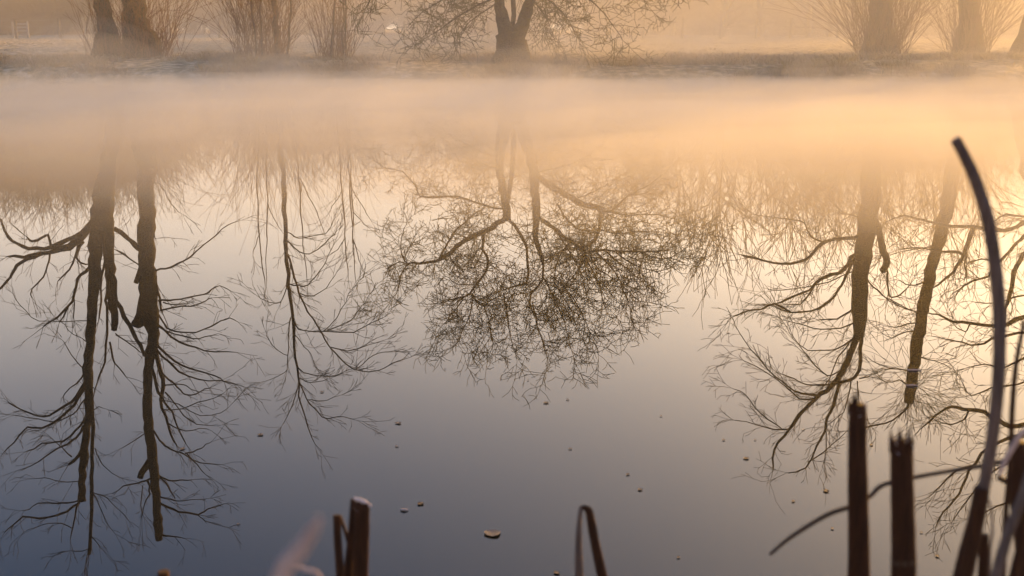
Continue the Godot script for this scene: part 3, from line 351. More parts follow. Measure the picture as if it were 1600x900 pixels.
func thing(called: String, at: Vector3) -> Node3D:
	var o := Node3D.new()
	o.name = named(called)
	add_child(o)
	o.position = at
	return o

func part(called: String, mesh: Mesh, m: Material, parent: Node, kind := "") -> MeshInstance3D:
	var o := MeshInstance3D.new()
	o.name = called if parent != self else named(called)
	o.mesh = mesh
	o.material_override = null
	mesh.surface_set_material(0, m)
	parent.add_child(o, true)
	if kind: o.set_meta("kind", kind)
	return o

func lin(r: float, g: float, b: float) -> Color:
	return Color(r, g, b).linear_to_srgb()

func noise_tex(freq: float, octaves: int, stops: Array, size := 512, s := 1, kind := FastNoiseLite.TYPE_SIMPLEX_SMOOTH) -> NoiseTexture2D:
	var f := FastNoiseLite.new()
	f.noise_type = kind
	f.seed = s
	f.frequency = freq
	f.fractal_octaves = octaves
	var t := NoiseTexture2D.new()
	t.width = size
	t.height = size
	t.seamless = true
	t.noise = f
	if stops.size():
		var g := Gradient.new()
		var offs := PackedFloat32Array()
		var cols := PackedColorArray()
		for q in stops:
			offs.append(q[0])
			cols.append(q[1])
		g.offsets = offs
		g.colors = cols
		t.color_ramp = g
	return t

func mat(called: String, color: Color, roughness := 0.9, tex: Texture2D = null, scale := 1.0, bump: Texture2D = null, depth := 1.0) -> StandardMaterial3D:
	var m := StandardMaterial3D.new()
	m.resource_name = called
	m.albedo_color = color
	m.roughness = roughness
	m.metallic_specular = 0.3
	if tex:
		m.albedo_texture = tex
	if bump:
		m.heightmap_enabled = true
		m.heightmap_texture = bump
		m.heightmap_scale = depth
	if tex or bump:
		m.uv1_triplanar = true
		m.uv1_world_triplanar = true
		m.uv1_scale = Vector3.ONE * scale
	M[called] = m
	return m

func r1(a: float, b: float) -> float:
	return rng.randf_range(a, b)

func any_dir() -> Vector3:
	var y := r1(-1, 1)
	var a := r1(0, TAU)
	var s := sqrt(1 - y * y)
	return Vector3(cos(a) * s, y, sin(a) * s)

# ---------------------------------------------------------------- camera, sky, sun
func setup_view() -> void:
	var cam := Camera3D.new()
	cam.name = "camera"
	add_child(cam)
	cam.position = Vector3(0, 1.6, 0)
	cam.rotation_degrees = Vector3(-12.12, 0, 0)
	var att := CameraAttributesPhysical.new()
	att.frustum_focal_length = 50.67
	att.frustum_focus_distance = 30.0
	att.frustum_near = 0.05
	att.frustum_far = 3000.0
	att.exposure_aperture = 9.0
	cam.attributes = att
	cam.fov = 26.66
	cam.far = 3000.0
	cam.current = true

	var az := deg_to_rad(36.0)
	var el := deg_to_rad(12.5)
	sun_dir = Vector3(sin(az) * cos(el), sin(el), -cos(az) * cos(el))
	var sun := DirectionalLight3D.new()
	sun.name = "sun"
	add_child(sun)
	sun.look_at_from_position(sun_dir * 200.0, Vector3.ZERO)
	sun.light_color = lin(1.0, 0.51, 0.10)
	sun.light_energy = 1.6
	sun.light_angular_distance = 0.6
	sun.shadow_enabled = true

	# clear dawn air: warm low down, blue above, a broad glow round the sun
	var w := 512
	var h := 256
	var im := Image.create(w, h, false, Image.FORMAT_RGBF)
	for j in h:
		var e := (0.5 - (j + 0.5) / h) * PI
		for i in w:
			var a := (i + 0.5) / w * TAU
			var d := Vector3(sin(a) * cos(e), sin(e), -cos(a) * cos(e))
			var y := maxf(d.y, 0.0)
			var k := 1.0 - exp(-pow(y / 0.285, 2.6))
			var ang := rad_to_deg(acos(clampf(d.dot(sun_dir), -1, 1)))
			var g := exp(-pow(ang / 36.0, 2.0))
			var near := exp(-pow(ang / 15.0, 2.0))
			im.set_pixel(i, j, Color(lerpf(0.565, 0.0, k) + 0.57 * g + 0.8 * near, lerpf(0.485, 0.078, k) + 0.425 * g + 0.5 * near, lerpf(0.395, 0.215, k) + 0.255 * g + 0.2 * near))
	var pano := PanoramaSkyMaterial.new()
	pano.panorama = ImageTexture.create_from_image(im)
	var sky := Sky.new()
	sky.sky_material = pano
	var env := Environment.new()
	env.background_mode = Environment.BG_SKY
	env.sky = sky
	env.tonemap_mode = Environment.TONE_MAPPER_LINEAR
	env.tonemap_exposure = 3.8
	env.volumetric_fog_enabled = true
	env.volumetric_fog_density = 0.0008
	env.volumetric_fog_albedo = lin(1.0, 0.97, 0.94)
	env.volumetric_fog_anisotropy = 0.6
	env.sdfgi_enabled = true
	env.ssao_enabled = true
	env.ssil_enabled = true
	var we := WorldEnvironment.new()
	we.name = "environment"
	we.environment = env
	add_child(we)

# ---------------------------------------------------------------- materials
func setup_materials() -> void:
	var fine := noise_tex(0.03, 5, [], 512, 3)
	mat("bark", Color.WHITE, 0.95, noise_tex(0.035, 5, [[0.25, lin(0.022, 0.017, 0.011)], [0.5, lin(0.055, 0.044, 0.029)], [0.7, lin(0.085, 0.075, 0.05)], [0.85, lin(0.07, 0.085, 0.04)]], 512, 5), 0.8, fine, 6.0)
	mat("stripped_wood", Color.WHITE, 0.9, noise_tex(0.04, 4, [[0.3, lin(0.12, 0.07, 0.035)], [0.7, lin(0.26, 0.17, 0.09)]], 256, 8), 0.9, fine, 4.0)
	mat("twig_bark", lin(0.055, 0.043, 0.026), 0.9)
	mat("willow_twig", lin(0.105, 0.088, 0.03), 0.85)
	mat("shoot_bark", lin(0.12, 0.066, 0.036), 0.8)
	mat("far_bark", lin(0.06, 0.05, 0.038), 0.95)
	mat("ground", Color.WHITE, 1.0, noise_tex(0.02, 6, [[0.2, lin(0.07, 0.06, 0.035)], [0.40, lin(0.15, 0.12, 0.06)], [0.55, lin(0.26, 0.20, 0.11)], [0.72, lin(0.35, 0.29, 0.20)], [0.9, lin(0.45, 0.42, 0.37)]], 1024, 11), 0.11, noise_tex(0.06, 5, [], 512, 12), 8.0)
	mat("grass", Color.WHITE, 0.9)
	M.grass.vertex_color_use_as_albedo = true
	M.grass.backlight_enabled = true
	M.grass.backlight = Color(0.5, 0.5, 0.5)
	var wtr := mat("water", lin(0.004, 0.0045, 0.004), 0.0)
	wtr.metallic_specular = 0.36
	# the faintest swell: a sum of whole waves over an 8 m tile
	var waves := []
	for k in 22:
		var f := Vector2(rng.randi_range(-14, 14), rng.randi_range(3, 26))
		waves.append([f, r1(0, TAU), r1(0.3, 1.0) / f.length()])
	var tile := Image.create(384, 384, false, Image.FORMAT_RGBF)
	for j in 384:
		for i in 384:
			var sl := Vector2.ZERO
			for q in waves:
				sl += q[0] * (q[2] * cos(TAU * (q[0].x * i + q[0].y * j) / 384.0 + q[1]))
			sl *= 0.00007
			tile.set_pixel(i, j, Color(0.5 + 0.5 * sl.x, 0.5 + 0.5 * sl.y, 1.0))
	wtr.normal_enabled = true
	wtr.normal_texture = ImageTexture.create_from_image(tile)
	wtr.uv1_scale = Vector3(22.0, 5.5, 1.0)
	mat("reed_dark", Color.WHITE, 0.75, noise_tex(0.03, 4, [[0.3, lin(0.022, 0.0085, 0.004)], [0.7, lin(0.055, 0.021, 0.009)]], 256, 21), 9.0, fine, 0.4)
	mat("reed_grey", Color.WHITE, 0.8, noise_tex(0.03, 4, [[0.3, lin(0.075, 0.056, 0.05)], [0.7, lin(0.155, 0.115, 0.10)]], 256, 22), 9.0, fine, 0.4)
	mat("reed_pale", Color.WHITE, 0.85, noise_tex(0.03, 4, [[0.3, lin(0.25, 0.19, 0.175)], [0.7, lin(0.38, 0.30, 0.28)]], 256, 23), 9.0)
	mat("reed_brown", Color.WHITE, 0.8, noise_tex(0.03, 4, [[0.3, lin(0.05, 0.032, 0.022)], [0.7, lin(0.11, 0.075, 0.05)]], 256, 25), 9.0, fine, 0.4)
	for k in ["reed_dark", "reed_grey", "reed_pale", "reed_brown"]:
		M[k].uv1_scale = Vector3(45.0, 2.5, 45.0)   # fibres run along the stalk
	mat("frost", lin(0.4, 0.35, 0.35), 0.9)
	mat("leaf", Color.WHITE, 0.8, noise_tex(0.05, 4, [[0.3, lin(0.014, 0.011, 0.009)], [0.55, lin(0.035, 0.029, 0.026)], [0.8, lin(0.16, 0.15, 0.15)]], 256, 24), 6.0)
	mat("frosted_leaf", Color.WHITE, 0.85, noise_tex(0.05, 4, [[0.35, lin(0.02, 0.018, 0.018)], [0.6, lin(0.13, 0.13, 0.14)]], 256, 26), 14.0)
	mat("fence_wood", lin(0.09, 0.075, 0.06), 0.95)
	mat("wire", lin(0.2, 0.2, 0.2), 0.5)
	mat("white_paint", lin(0.2, 0.19, 0.185), 0.8)

# ---------------------------------------------------------------- setting
func shore(x: float) -> float:
	return 37.6 - 0.5 * sin(x * 0.11 + 1.0) - 0.03 * x + 0.35 * rough.get_noise_2d(x * 8.0, 7.0)

func ground_y(x: float, z: float) -> float:
	var s := maxf(-z - shore(x), absf(x) - 80.0)
	var near := z + 2.6 + 0.2 * rough.get_noise_2d(x * 20.0, 3.0)
	if near > 0.0:
		return 0.10 * near + 0.03 * rough.get_noise_2d(x * 40.0, z * 40.0) * minf(near, 1.0)
	if s < 0.0:
		return -0.9 * (1.0 - exp(-minf(-s, -near) / 2.0))
	var y := 0.12 * (1.0 - exp(-s / 0.12)) + 0.50 * (1.0 - exp(-s / 1.9)) + 0.17 * smoothstep(4.0, 24.0, s)
	y += 0.15 * smoothstep(45.0, 110.0, s)
	y += (0.10 * rough.get_noise_2d(x * 6.0, z * 9.0) + 0.05 * rough.get_noise_2d(x * 25.0, z * 25.0)) * clampf(s / 3.0, 0.1, 1.0)
	return y

func build_setting() -> void:
	var xs: Array[float] = []
	var zs: Array[float] = []
	var x := -330.0
	while x < 330.0:
		xs.append(x)
		x += 0.45 if absf(x) < 24.0 else (3.0 if absf(x) < 90.0 else 20.0)
	var z := 20.0
	while z > -420.0:
		zs.append(z)
		z -= 0.3 if (z > -4.0 and z < 1.0) else (0.25 if (z < -34.0 and z > -48.0) else (1.0 if z > -90.0 else (3.0 if z > -140.0 else 20.0)))
	var b := Buf.new()
	var w := xs.size()
	for zz in zs:
		for xx in xs:
			b.v.append(Vector3(xx, ground_y(xx, zz), zz))
			var e := 0.15
			var dx := ground_y(xx + e, zz) - ground_y(xx - e, zz)
			var dz := ground_y(xx, zz + e) - ground_y(xx, zz - e)
			b.n.append(Vector3(-dx, 2 * e, -dz).normalized())
	for j in zs.size() - 1:
		for i in w - 1:
			var a := j * w + i
			b.idx.append_array([a, a + w, a + 1, a + 1, a + w, a + w + 1])
	tag(part("ground", b.mesh(), M.ground, self), "", "", "", "structure")
	var pm := PlaneMesh.new()
	pm.size = Vector2(176, 44)
	var water := part("water", pm, M.water, self)
	water.position = Vector3(0, 0, -19.5)
	tag(water, "", "", "", "structure")

func tuft(blades: int, h: float, spread: float, wide: float) -> ArrayMesh:
	var b := Buf.new()
	for k in blades:
		var a := r1(0, TAU)
		var out := Vector3(cos(a), 0, sin(a))
		var root := out * r1(0, spread * 0.4)
		var side := Vector3(-sin(a), 0, cos(a)).rotated(Vector3.UP, r1(-1, 1)) * wide * r1(0.6, 1.2)
		var hh := h * r1(0.5, 1.0)
		var mid := root + out * (spread * r1(0.1, 0.4)) + Vector3.UP * hh * 0.6
		var tip := mid + out * (spread * r1(0.2, 0.7)) + Vector3.UP * hh * r1(0.05, 0.4)
		b.tri(root - side, root + side, mid + side * 0.8)
		b.tri(root - side, mid + side * 0.8, mid - side * 0.8)
		b.tri(mid - side * 0.8, mid + side * 0.8, tip)
	return b.mesh()

func scatter(called: String, label: String, mesh: Mesh, m: Material, where: Array, cols: PackedColorArray, cat: String, parent: Node = self) -> void:
	var mm := MultiMesh.new()
	mm.transform_format = MultiMesh.TRANSFORM_3D
	mm.use_colors = cols.size() > 0
	mm.mesh = mesh
	mesh.surface_set_material(0, m)
	mm.instance_count = where.size()
	for i in where.size():
		mm.set_instance_transform(i, where[i])
		if cols.size():
			mm.set_instance_color(i, cols[i])
	var o := MultiMeshInstance3D.new()
	o.name = named(called) if parent == self else called
	o.multimesh = mm
	parent.add_child(o, true)
	tag(o, label, cat, "", "stuff")

func grass_color(s: float) -> Color:
	var frosty := r1(0, 1)
	var c := Color(0.30, 0.21, 0.105).lerp(Color(0.16, 0.13, 0.055), r1(0, 1))
	return c.lerp(Color(0.5, 0.46, 0.40), frosty * frosty * (0.5 if s < 6.0 else 0.8))

func build_grass() -> void:
	var kinds := [
		["bank_grass", "tussocks of brown frosty grass along the far bank", tuft(18, 0.26, 0.34, 0.009), 3600, 0.05, 5.0, 0.35, 1.35],
		["field_grass", "short frosted grass of the meadow behind the bank", tuft(12, 0.06, 0.22, 0.010), 9000, 3.5, 42.0, 0.7, 1.4],
		["rushes", "taller dry rushes at the far waterline", tuft(11, 0.50, 0.36, 0.009), 420, 0.0, 1.6, 0.6, 1.2],
	]
	for q in kinds:
		var where := []
		var cols := PackedColorArray()
		while where.size() < q[3]:
			var u := r1(0, 1)
			var s: float = lerpf(q[4], q[5], u * u if q[5] > 20 else u)
			var half := 22.0 + s * 0.6
			var x := r1(-half, half)
			var z := -shore(x) - s
			if q[0] != "field_grass" and rough.get_noise_2d(x * 9.0, z * 14.0 + 50.0) < r1(-0.15, 0.30):
				continue
			var k := r1(q[6], q[7])
			where.append(Transform3D(Basis(Vector3.UP, r1(0, TAU)).scaled(Vector3(k, k * r1(0.7, 1.2), k)), Vector3(x, ground_y(x, z) - 0.02, z)))
			cols.append(grass_color(s))
		scatter(q[0], q[1], q[2], M.grass, where, cols, "grass")

# ---------------------------------------------------------------- trees
func grow(b: Buf, p: Vector3, d: Vector3, length: float, r: float, level: int, P: Dictionary) -> void:
	var segs := clampi(int(length / P.step), 2, 6)
	var pts := PackedVector3Array([p])
	var rad := PackedFloat32Array([r])
	var q := p
	var dir := d
	for i in segs:
		dir = (dir + any_dir() * P.curl + Vector3.UP * (P.trop / segs)).normalized()
		q += dir * (length / segs)
		pts.append(q)
		rad.append(maxf(r * (1.0 - 0.75 * (i + 1) / segs), P.thin))
	b.tube(pts, rad, 4 if r > 0.035 else 3)
	if level <= 0: return
	var kids := int(length * P.sub + rng.randf())
	for k in kids:
		var f := r1(0.2, 1.0) * segs
		var i := mini(int(f), segs - 1)
		var at := pts[i].lerp(pts[i + 1], f - i)
		var along := (pts[i + 1] - pts[i]).normalized()
		var perp := any_dir().cross(along).normalized()
		var a := r1(P.a0, P.a1)
		grow(b, at, along * cos(a) + perp * sin(a), length * r1(0.35, 0.85), maxf(r * 0.6, P.thin), level - 1, P)

func smooth_line(flat: Array) -> Array:
	var n := flat.size() / 4
	var pts := PackedVector3Array()
	var rad := PackedFloat32Array()
	for i in n - 1:
		var p: Array[Vector3] = []
		for k in [i - 1, i, i + 1, i + 2]:
			var c := clampi(k, 0, n - 1) * 4
			p.append(Vector3(flat[c], flat[c + 1], flat[c + 2]))
		var ra: float = flat[i * 4 + 3]
		var rb: float = flat[i * 4 + 7]
		var steps := clampi(int(p[1].distance_to(p[2]) / (maxf(0.2, ra * 0.8) if ra > 0.1 else 0.34)), 2, 12)
		for s in steps:
			var t := float(s) / steps
			var at := p[1].cubic_interpolate(p[2], p[0], p[3], t)
			if i + s > 0:
				at += any_dir() * (minf(0.012 + ra * 0.10, 0.05) if ra > 0.1 else 0.022 + ra * 0.22)
			pts.append(at)
			rad.append(lerpf(ra, rb, t) * r1(0.92, 1.10))
	var e := (n - 1) * 4
	pts.append(Vector3(flat[e], flat[e + 1], flat[e + 2]))
	rad.append(flat[e + 3] * (0.55 if flat[e + 3] < 0.05 else 1.0))
	return [pts, rad]

func traced_tree(key: String, called: String, label: String, group: String, P: Dictionary, shoots: Dictionary) -> Node3D:
	var d: Array = TREES[key]
	var gy := ground_y(d[0], d[1])
	var root := thing(called, Vector3(d[0], gy, d[1]))
	tag(root, label, "tree", group)
	var tw := Buf.new()
	for q in d[2]:
		var kind: String = q[0]
		var flat: Array = q[1].duplicate()
		for i in flat.size() / 4:
			flat[i * 4 + 1] -= gy
		if flat[1] < 1.2:
			var foot := [flat[0], -0.35, flat[2], flat[3] * (1.25 if kind == "trunk" else 1.0)]
			flat = foot + flat
		var l: Array = smooth_line(flat)
		var pts: PackedVector3Array = l[0]
		var rad: PackedFloat32Array = l[1]
		var b := Buf.new()
		if rad[0] > 0.06:
			b.wobble = rough
			b.amount = 0.35
		b.tube(pts, rad, 14 if rad[0] > 0.25 else (9 if rad[0] > 0.06 else 5), true)
		part(kind, b.mesh(), M.bark if rad[0] > 0.06 else M.twig_bark, root)
		if kind == "stub": continue
		# side growth
		var first_r := rad[0]
		for i in pts.size() - 1:
			var seg := pts[i + 1] - pts[i]
			var along := seg.normalized()
			var share: float = P.den * seg.length()
			if kind != "limb":
				share *= P.get("trunk_den", 0.4)
			if pts[i].y < P.get("from", 2.5) and kind != "limb":
				share = 0.0
			var many := int(share + rng.randf())
			var t := float(i) / pts.size()
			for k in many:
				var perp := any_dir().cross(along).normalized()
				var a := r1(P.a0, P.a1)
				var len: float = P.len * r1(0.4, 1.0) * (1.0 - 0.35 * t)
				grow(tw, pts[i].lerp(pts[i + 1], rng.randf()), along * cos(a) + perp * sin(a), len, clampf(rad[i] * 0.5, P.thin, 0.014), P.levels, P)
		if kind == "limb" or (rad[rad.size() - 1] < 0.06):
			var e := pts.size() - 1
			for k in 2:
				grow(tw, pts[e], ((pts[e] - pts[e - 1]).normalized() + any_dir() * 0.35).normalized(), P.len * r1(0.6, 1.0), clampf(rad[e] * 0.8, P.thin, 0.016), P.levels, P)
		elif P.has("crown_shoots") and kind == "trunk":
			var e := pts.size() - 1
			for k in P.crown_shoots:
				grow(tw, pts[e] - Vector3.UP * r1(0, 1.2), (Vector3.UP * r1(0.2, 1.0) + any_dir()).normalized(), r1(0.8, 2.4), 0.009, 1, P)
	if tw.v.size():
		part("twigs", tw.mesh(), M[P.get("bark", "twig_bark")], root, "stuff")
	if shoots.size():
		base_shoots(root, shoots)
	return root

func base_shoots(root: Node3D, S: Dictionary) -> void:
	var b := Buf.new()
	var Q := {"step": 0.4, "curl": 0.15, "trop": S.get("trop", -0.05), "thin": 0.005, "sub": S.get("sub", 1.0), "a0": 0.2, "a1": 0.6}
	for k in S.n:
		var a := r1(0, TAU)
		var out := Vector3(cos(a), 0, sin(a))
		var at: Vector3 = S.get("at", Vector3.ZERO) + out * S.r * sqrt(rng.randf()) * Vector3(S.get("wide", 1.0), 1, 1)
		var d: Vector3 = (Vector3.UP + out.rotated(Vector3.UP, r1(-0.9, 0.9)) * r1(-0.35, S.lean)).normalized()
		grow(b, at + Vector3(0, r1(-0.15, 0.35), 0), d, S.h * pow(r1(0.12, 1.0), 1.3), r1(0.007, 0.013), 1, Q)
	part("shoots", b.mesh(), M.shoot_bark, root, "stuff")

func bare_tree(h: float, wide: float, full: float) -> Buf:
	var b := Buf.new()
	var P := {"step": 0.8, "curl": 0.22, "trop": 0.2, "thin": 0.020, "sub": full, "a0": 0.3, "a1": 0.85}
	var pts := PackedVector3Array()
	var rad := PackedFloat32Array()
	var q := Vector3(0, -0.3, 0)
	for i in 6:
		pts.append(q)
		rad.append(lerpf(0.27, 0.17, i / 5.0) * h / 15.0)
		q += Vector3(r1(-0.15, 0.15), h * 0.07, r1(-0.15, 0.15))
	b.tube(pts, rad, 6)
	for k in 7:
		var a := TAU * k / 7.0 + r1(-0.4, 0.4)
		var d := Vector3(cos(a) * r1(0.1, 0.75), 1.0, sin(a) * r1(0.1, 0.75)).normalized()
		grow(b, pts[r1(2, 5.9)], d, h * r1(0.42, 0.66), 0.11 * h / 15.0, 3, P)
	for k in 14:
		var a := r1(0, TAU)
		grow(b, pts[r1(1, 5.9)], Vector3(cos(a), r1(0.1, 0.8), sin(a)).normalized(), wide * r1(0.5, 0.9), 0.05, 2, P)
	return b

func build_far_trees() -> void:
	var kinds: Array[ArrayMesh] = []
	for k in 4:
		var m := bare_tree(15.0, 4.6, 0.75).mesh()
		m.surface_set_material(0, M.far_bark)
		kinds.append(m)
	# the wood behind the meadow: one mass
	var wood := thing("woodland", Vector3.ZERO)
	tag(wood, "hazy bare wood closing off the meadow behind the fence", "wood", "", "stuff")
	for k in 4:
		var where := []
		for i in 78:
			var x := r1(-85, 85) if i < 62 else r1(-75, -38)
			var z := r1(-118, -165)
			var low := 1.0
			var ax := x / -z
			if ax > -0.29 and ax < -0.02: low = 0.86
			if ax > 0.14: low = 0.95
			if ax < -0.29: low = 1.16
			var sc := r1(0.60, 0.76) * low * (-z / 125.0)
			where.append(Transform3D(Basis(Vector3.UP, r1(0, TAU)).scaled(Vector3(sc, sc, sc)), Vector3(x, ground_y(x, z), z)))
		scatter("crowns", "", kinds[k], M.far_bark, where, PackedColorArray(), "", wood)
	# brushwood at the wood's edge
	var bb := Buf.new()
	var Q := {"step": 0.5, "curl": 0.2, "trop": 0.1, "thin": 0.015, "sub": 1.6, "a0": 0.3, "a1": 0.9}
	for k in 60:
		var a := r1(0, TAU)
		grow(bb, Vector3(r1(-1, 1), -0.1, r1(-1, 1)), Vector3(cos(a) * 0.6, 1, sin(a) * 0.6).normalized(), r1(1.5, 3.8), 0.03, 2, Q)
	var spots := []
	for i in 150:
		var x := r1(-75, 75)
		var z := r1(-112, -135)
		var sc := r1(0.7, 1.5)
		spots.append(Transform3D(Basis(Vector3.UP, r1(0, TAU)).scaled(Vector3(sc, sc, sc)), Vector3(x, ground_y(x, z), z)))
	scatter("brushwood", "low tangle of brushwood along the edge of the wood", bb.mesh(), M.far_bark, spots, PackedColorArray(), "brushwood")
	# bare trees standing by themselves beyond the fence
	var own := [[16.4, -97.0, 1.06], [20.2, -101.0, 1.12], [23.0, -96.0, 1.0], [26.6, -104.0, 1.05], [13.2, -103.0, 0.98], [31.5, -98.0, 1.0], [37.0, -101.0, 1.1]]
	for i in own.size():
		var q: Array = own[i]
		var o := part("bare_tree", kinds[i % 4], M.far_bark, self)
		o.position = Vector3(q[0], ground_y(q[0], q[1]), q[1])
		o.rotation.y = i * 1.7
		o.scale = Vector3.ONE * q[2] * 0.92
		tag(o, "hazy bare tree just beyond the meadow fence", "tree", "bare trees beyond the meadow fence")

func build_trees() -> void:
	var rugged := {"den": 2.3, "len": 0.95, "levels": 2, "step": 0.3, "curl": 0.17, "trop": 0.25, "thin": 0.007, "sub": 1.8, "a0": 0.3, "a1": 0.95, "trunk_den": 0.35, "from": 3.0}
	traced_tree("A", "bare_tree", "old bare tree forking into two stems with broken tops and a crooked side limb", "", rugged, {"n": 110, "r": 0.75, "h": 3.0, "lean": 0.7, "at": Vector3(0.0, 0, 0.3)})
	traced_tree("A2", "bare_tree", "old bare tree with a snapped flaring stub halfway up its single trunk", "", rugged, {"n": 200, "r": 0.9, "h": 3.0, "lean": 0.85, "at": Vector3(0.5, 0, 0.3)})
	var slim := {"den": 3.6, "len": 0.95, "levels": 2, "step": 0.25, "curl": 0.14, "trop": -0.1, "thin": 0.0065, "sub": 2.4, "a0": 0.3, "a1": 0.8, "trunk_den": 0.5, "from": 3.6}
	traced_tree("B", "slender_tree", "slender dark tree with one thin trunk and fine arching branches", "", slim, {"n": 280, "r": 0.9, "h": 3.6, "lean": 0.9, "at": Vector3(-0.6, 0, 0)})
	var sap := slim.duplicate()
	sap.len = 0.8
	sap.den = 1.6
	traced_tree("B2", "sapling", "cluster of thin straight saplings around the slender tree", "", sap, {})
	traced_tree("B3", "sapling", "cluster of three close thin stems rising from a low shrub", "", sap, {"n": 150, "r": 0.6, "h": 3.2, "lean": 0.6, "at": Vector3(-0.1, 0, 0)})
	var bushy := {"den": 10.0, "len": 1.2, "levels": 2, "step": 0.2, "curl": 0.38, "trop": 0.0, "thin": 0.0082, "sub": 4.4, "a0": 0.5, "a1": 1.45, "trunk_den": 0.3, "from": 2.2, "bark": "willow_twig"}
	traced_tree("C", "spreading_tree", "wide low tree with several trunks and a dense tangled olive crown", "", bushy, {})
	var droop := {"den": 4.0, "len": 1.2, "levels": 2, "step": 0.28, "curl": 0.2, "trop": 0.1, "thin": 0.0075, "sub": 2.1, "a0": 0.3, "a1": 0.9, "trunk_den": 0.5, "from": 3.0}
	traced_tree("D", "bare_tree", "thick straight bare tree with arching limbs all on its meadow side and a shaggy base", "", droop, {"n": 330, "r": 0.95, "h": 4.6, "lean": 0.95})
	var topped := droop.duplicate()
	topped.crown_shoots = 60
	traced_tree("E", "bare_tree", "leaning bare trunk cut off square at the top with whiskery shoots", "", topped, {"n": 230, "r": 0.8, "h": 4.0, "lean": 0.9})
	var heavy := droop.duplicate()
	heavy.den = 4.6
	heavy.levels = 2
	heavy.sub = 2.3
	traced_tree("F", "bare_tree", "big bare tree with heavy crooked limbs reaching over the leaning topped trunk", "", heavy, {})

# ---------------------------------------------------------------- fence
func build_fence() -> void:
	var root := thing("fence", Vector3(0, 0, -88))
	tag(root, "low wire fence on thin posts across the frosty meadow", "fence")
	var x := -44.0
	var tops: Array[Vector3] = []
	while x < 30.0:
		var gy := ground_y(x, -88.0)
		var b := Buf.new()
		var hh := r1(1.15, 1.45)
		var lean := Vector3(r1(-0.05, 0.05), 0, 0)
		b.tube(PackedVector3Array([Vector3(x, gy - 0.3, 0), Vector3(x, gy + hh * 0.5, 0) + lean * 0.5, Vector3(x, gy + hh, 0) + lean]), PackedFloat32Array([0.095, 0.09, 0.085]), 7, true)
		part("post", b.mesh(), M.fence_wood, root)
		tops.append(Vector3(x, gy + hh, 0) + lean)
		x += r1(2.2, 3.4)
	for dy in [0.12, 0.55]:
		var b := Buf.new()
		var rad := PackedFloat32Array()
		var line := PackedVector3Array()
		for t in tops:
			line.append(t - Vector3(0, dy, -0.07))
			rad.append(0.006)
		b.tube(line, rad, 3)
		part("wire", b.mesh(), M.wire, root)
	# white gate
	var gx := -36.4
	var gz := -92.0
	var g := thing("gate", Vector3(gx, ground_y(gx, gz), gz))
	tag(g, "small white gate far off at the edge of the meadow", "gate")
	for sx in [-0.55, 0.55]:
		var bm := BoxMesh.new()
		bm.size = Vector3(0.12, 1.2, 0.12)
		part("post", bm, M.white_paint, g).position = Vector3(sx, 0.58, 0)
	for k in 4:
		var bm := BoxMesh.new()
		bm.size = Vector3(0.97, 0.09, 0.04)
		part("rail", bm, M.white_paint, g).position = Vector3(0, 0.25 + 0.25 * k, 0)

# ---------------------------------------------------------------- near shore
func frost_cap(parent: Node3D, at: Vector3, spread: Vector3, n: int, size: float) -> void:
	var b := Buf.new()
	for k in n:
		var p := at + Vector3(r1(-1, 1), r1(-1, 0.2), r1(-1, 1)) * spread
		var d := (any_dir() + Vector3.UP * 0.6).normalized()
		b.tube(PackedVector3Array([p, p + d * size * r1(0.5, 1.2)]), PackedFloat32Array([0.0008, 0.0002]), 3)
	part("frost", b.mesh(), M.frost, parent, "stuff")

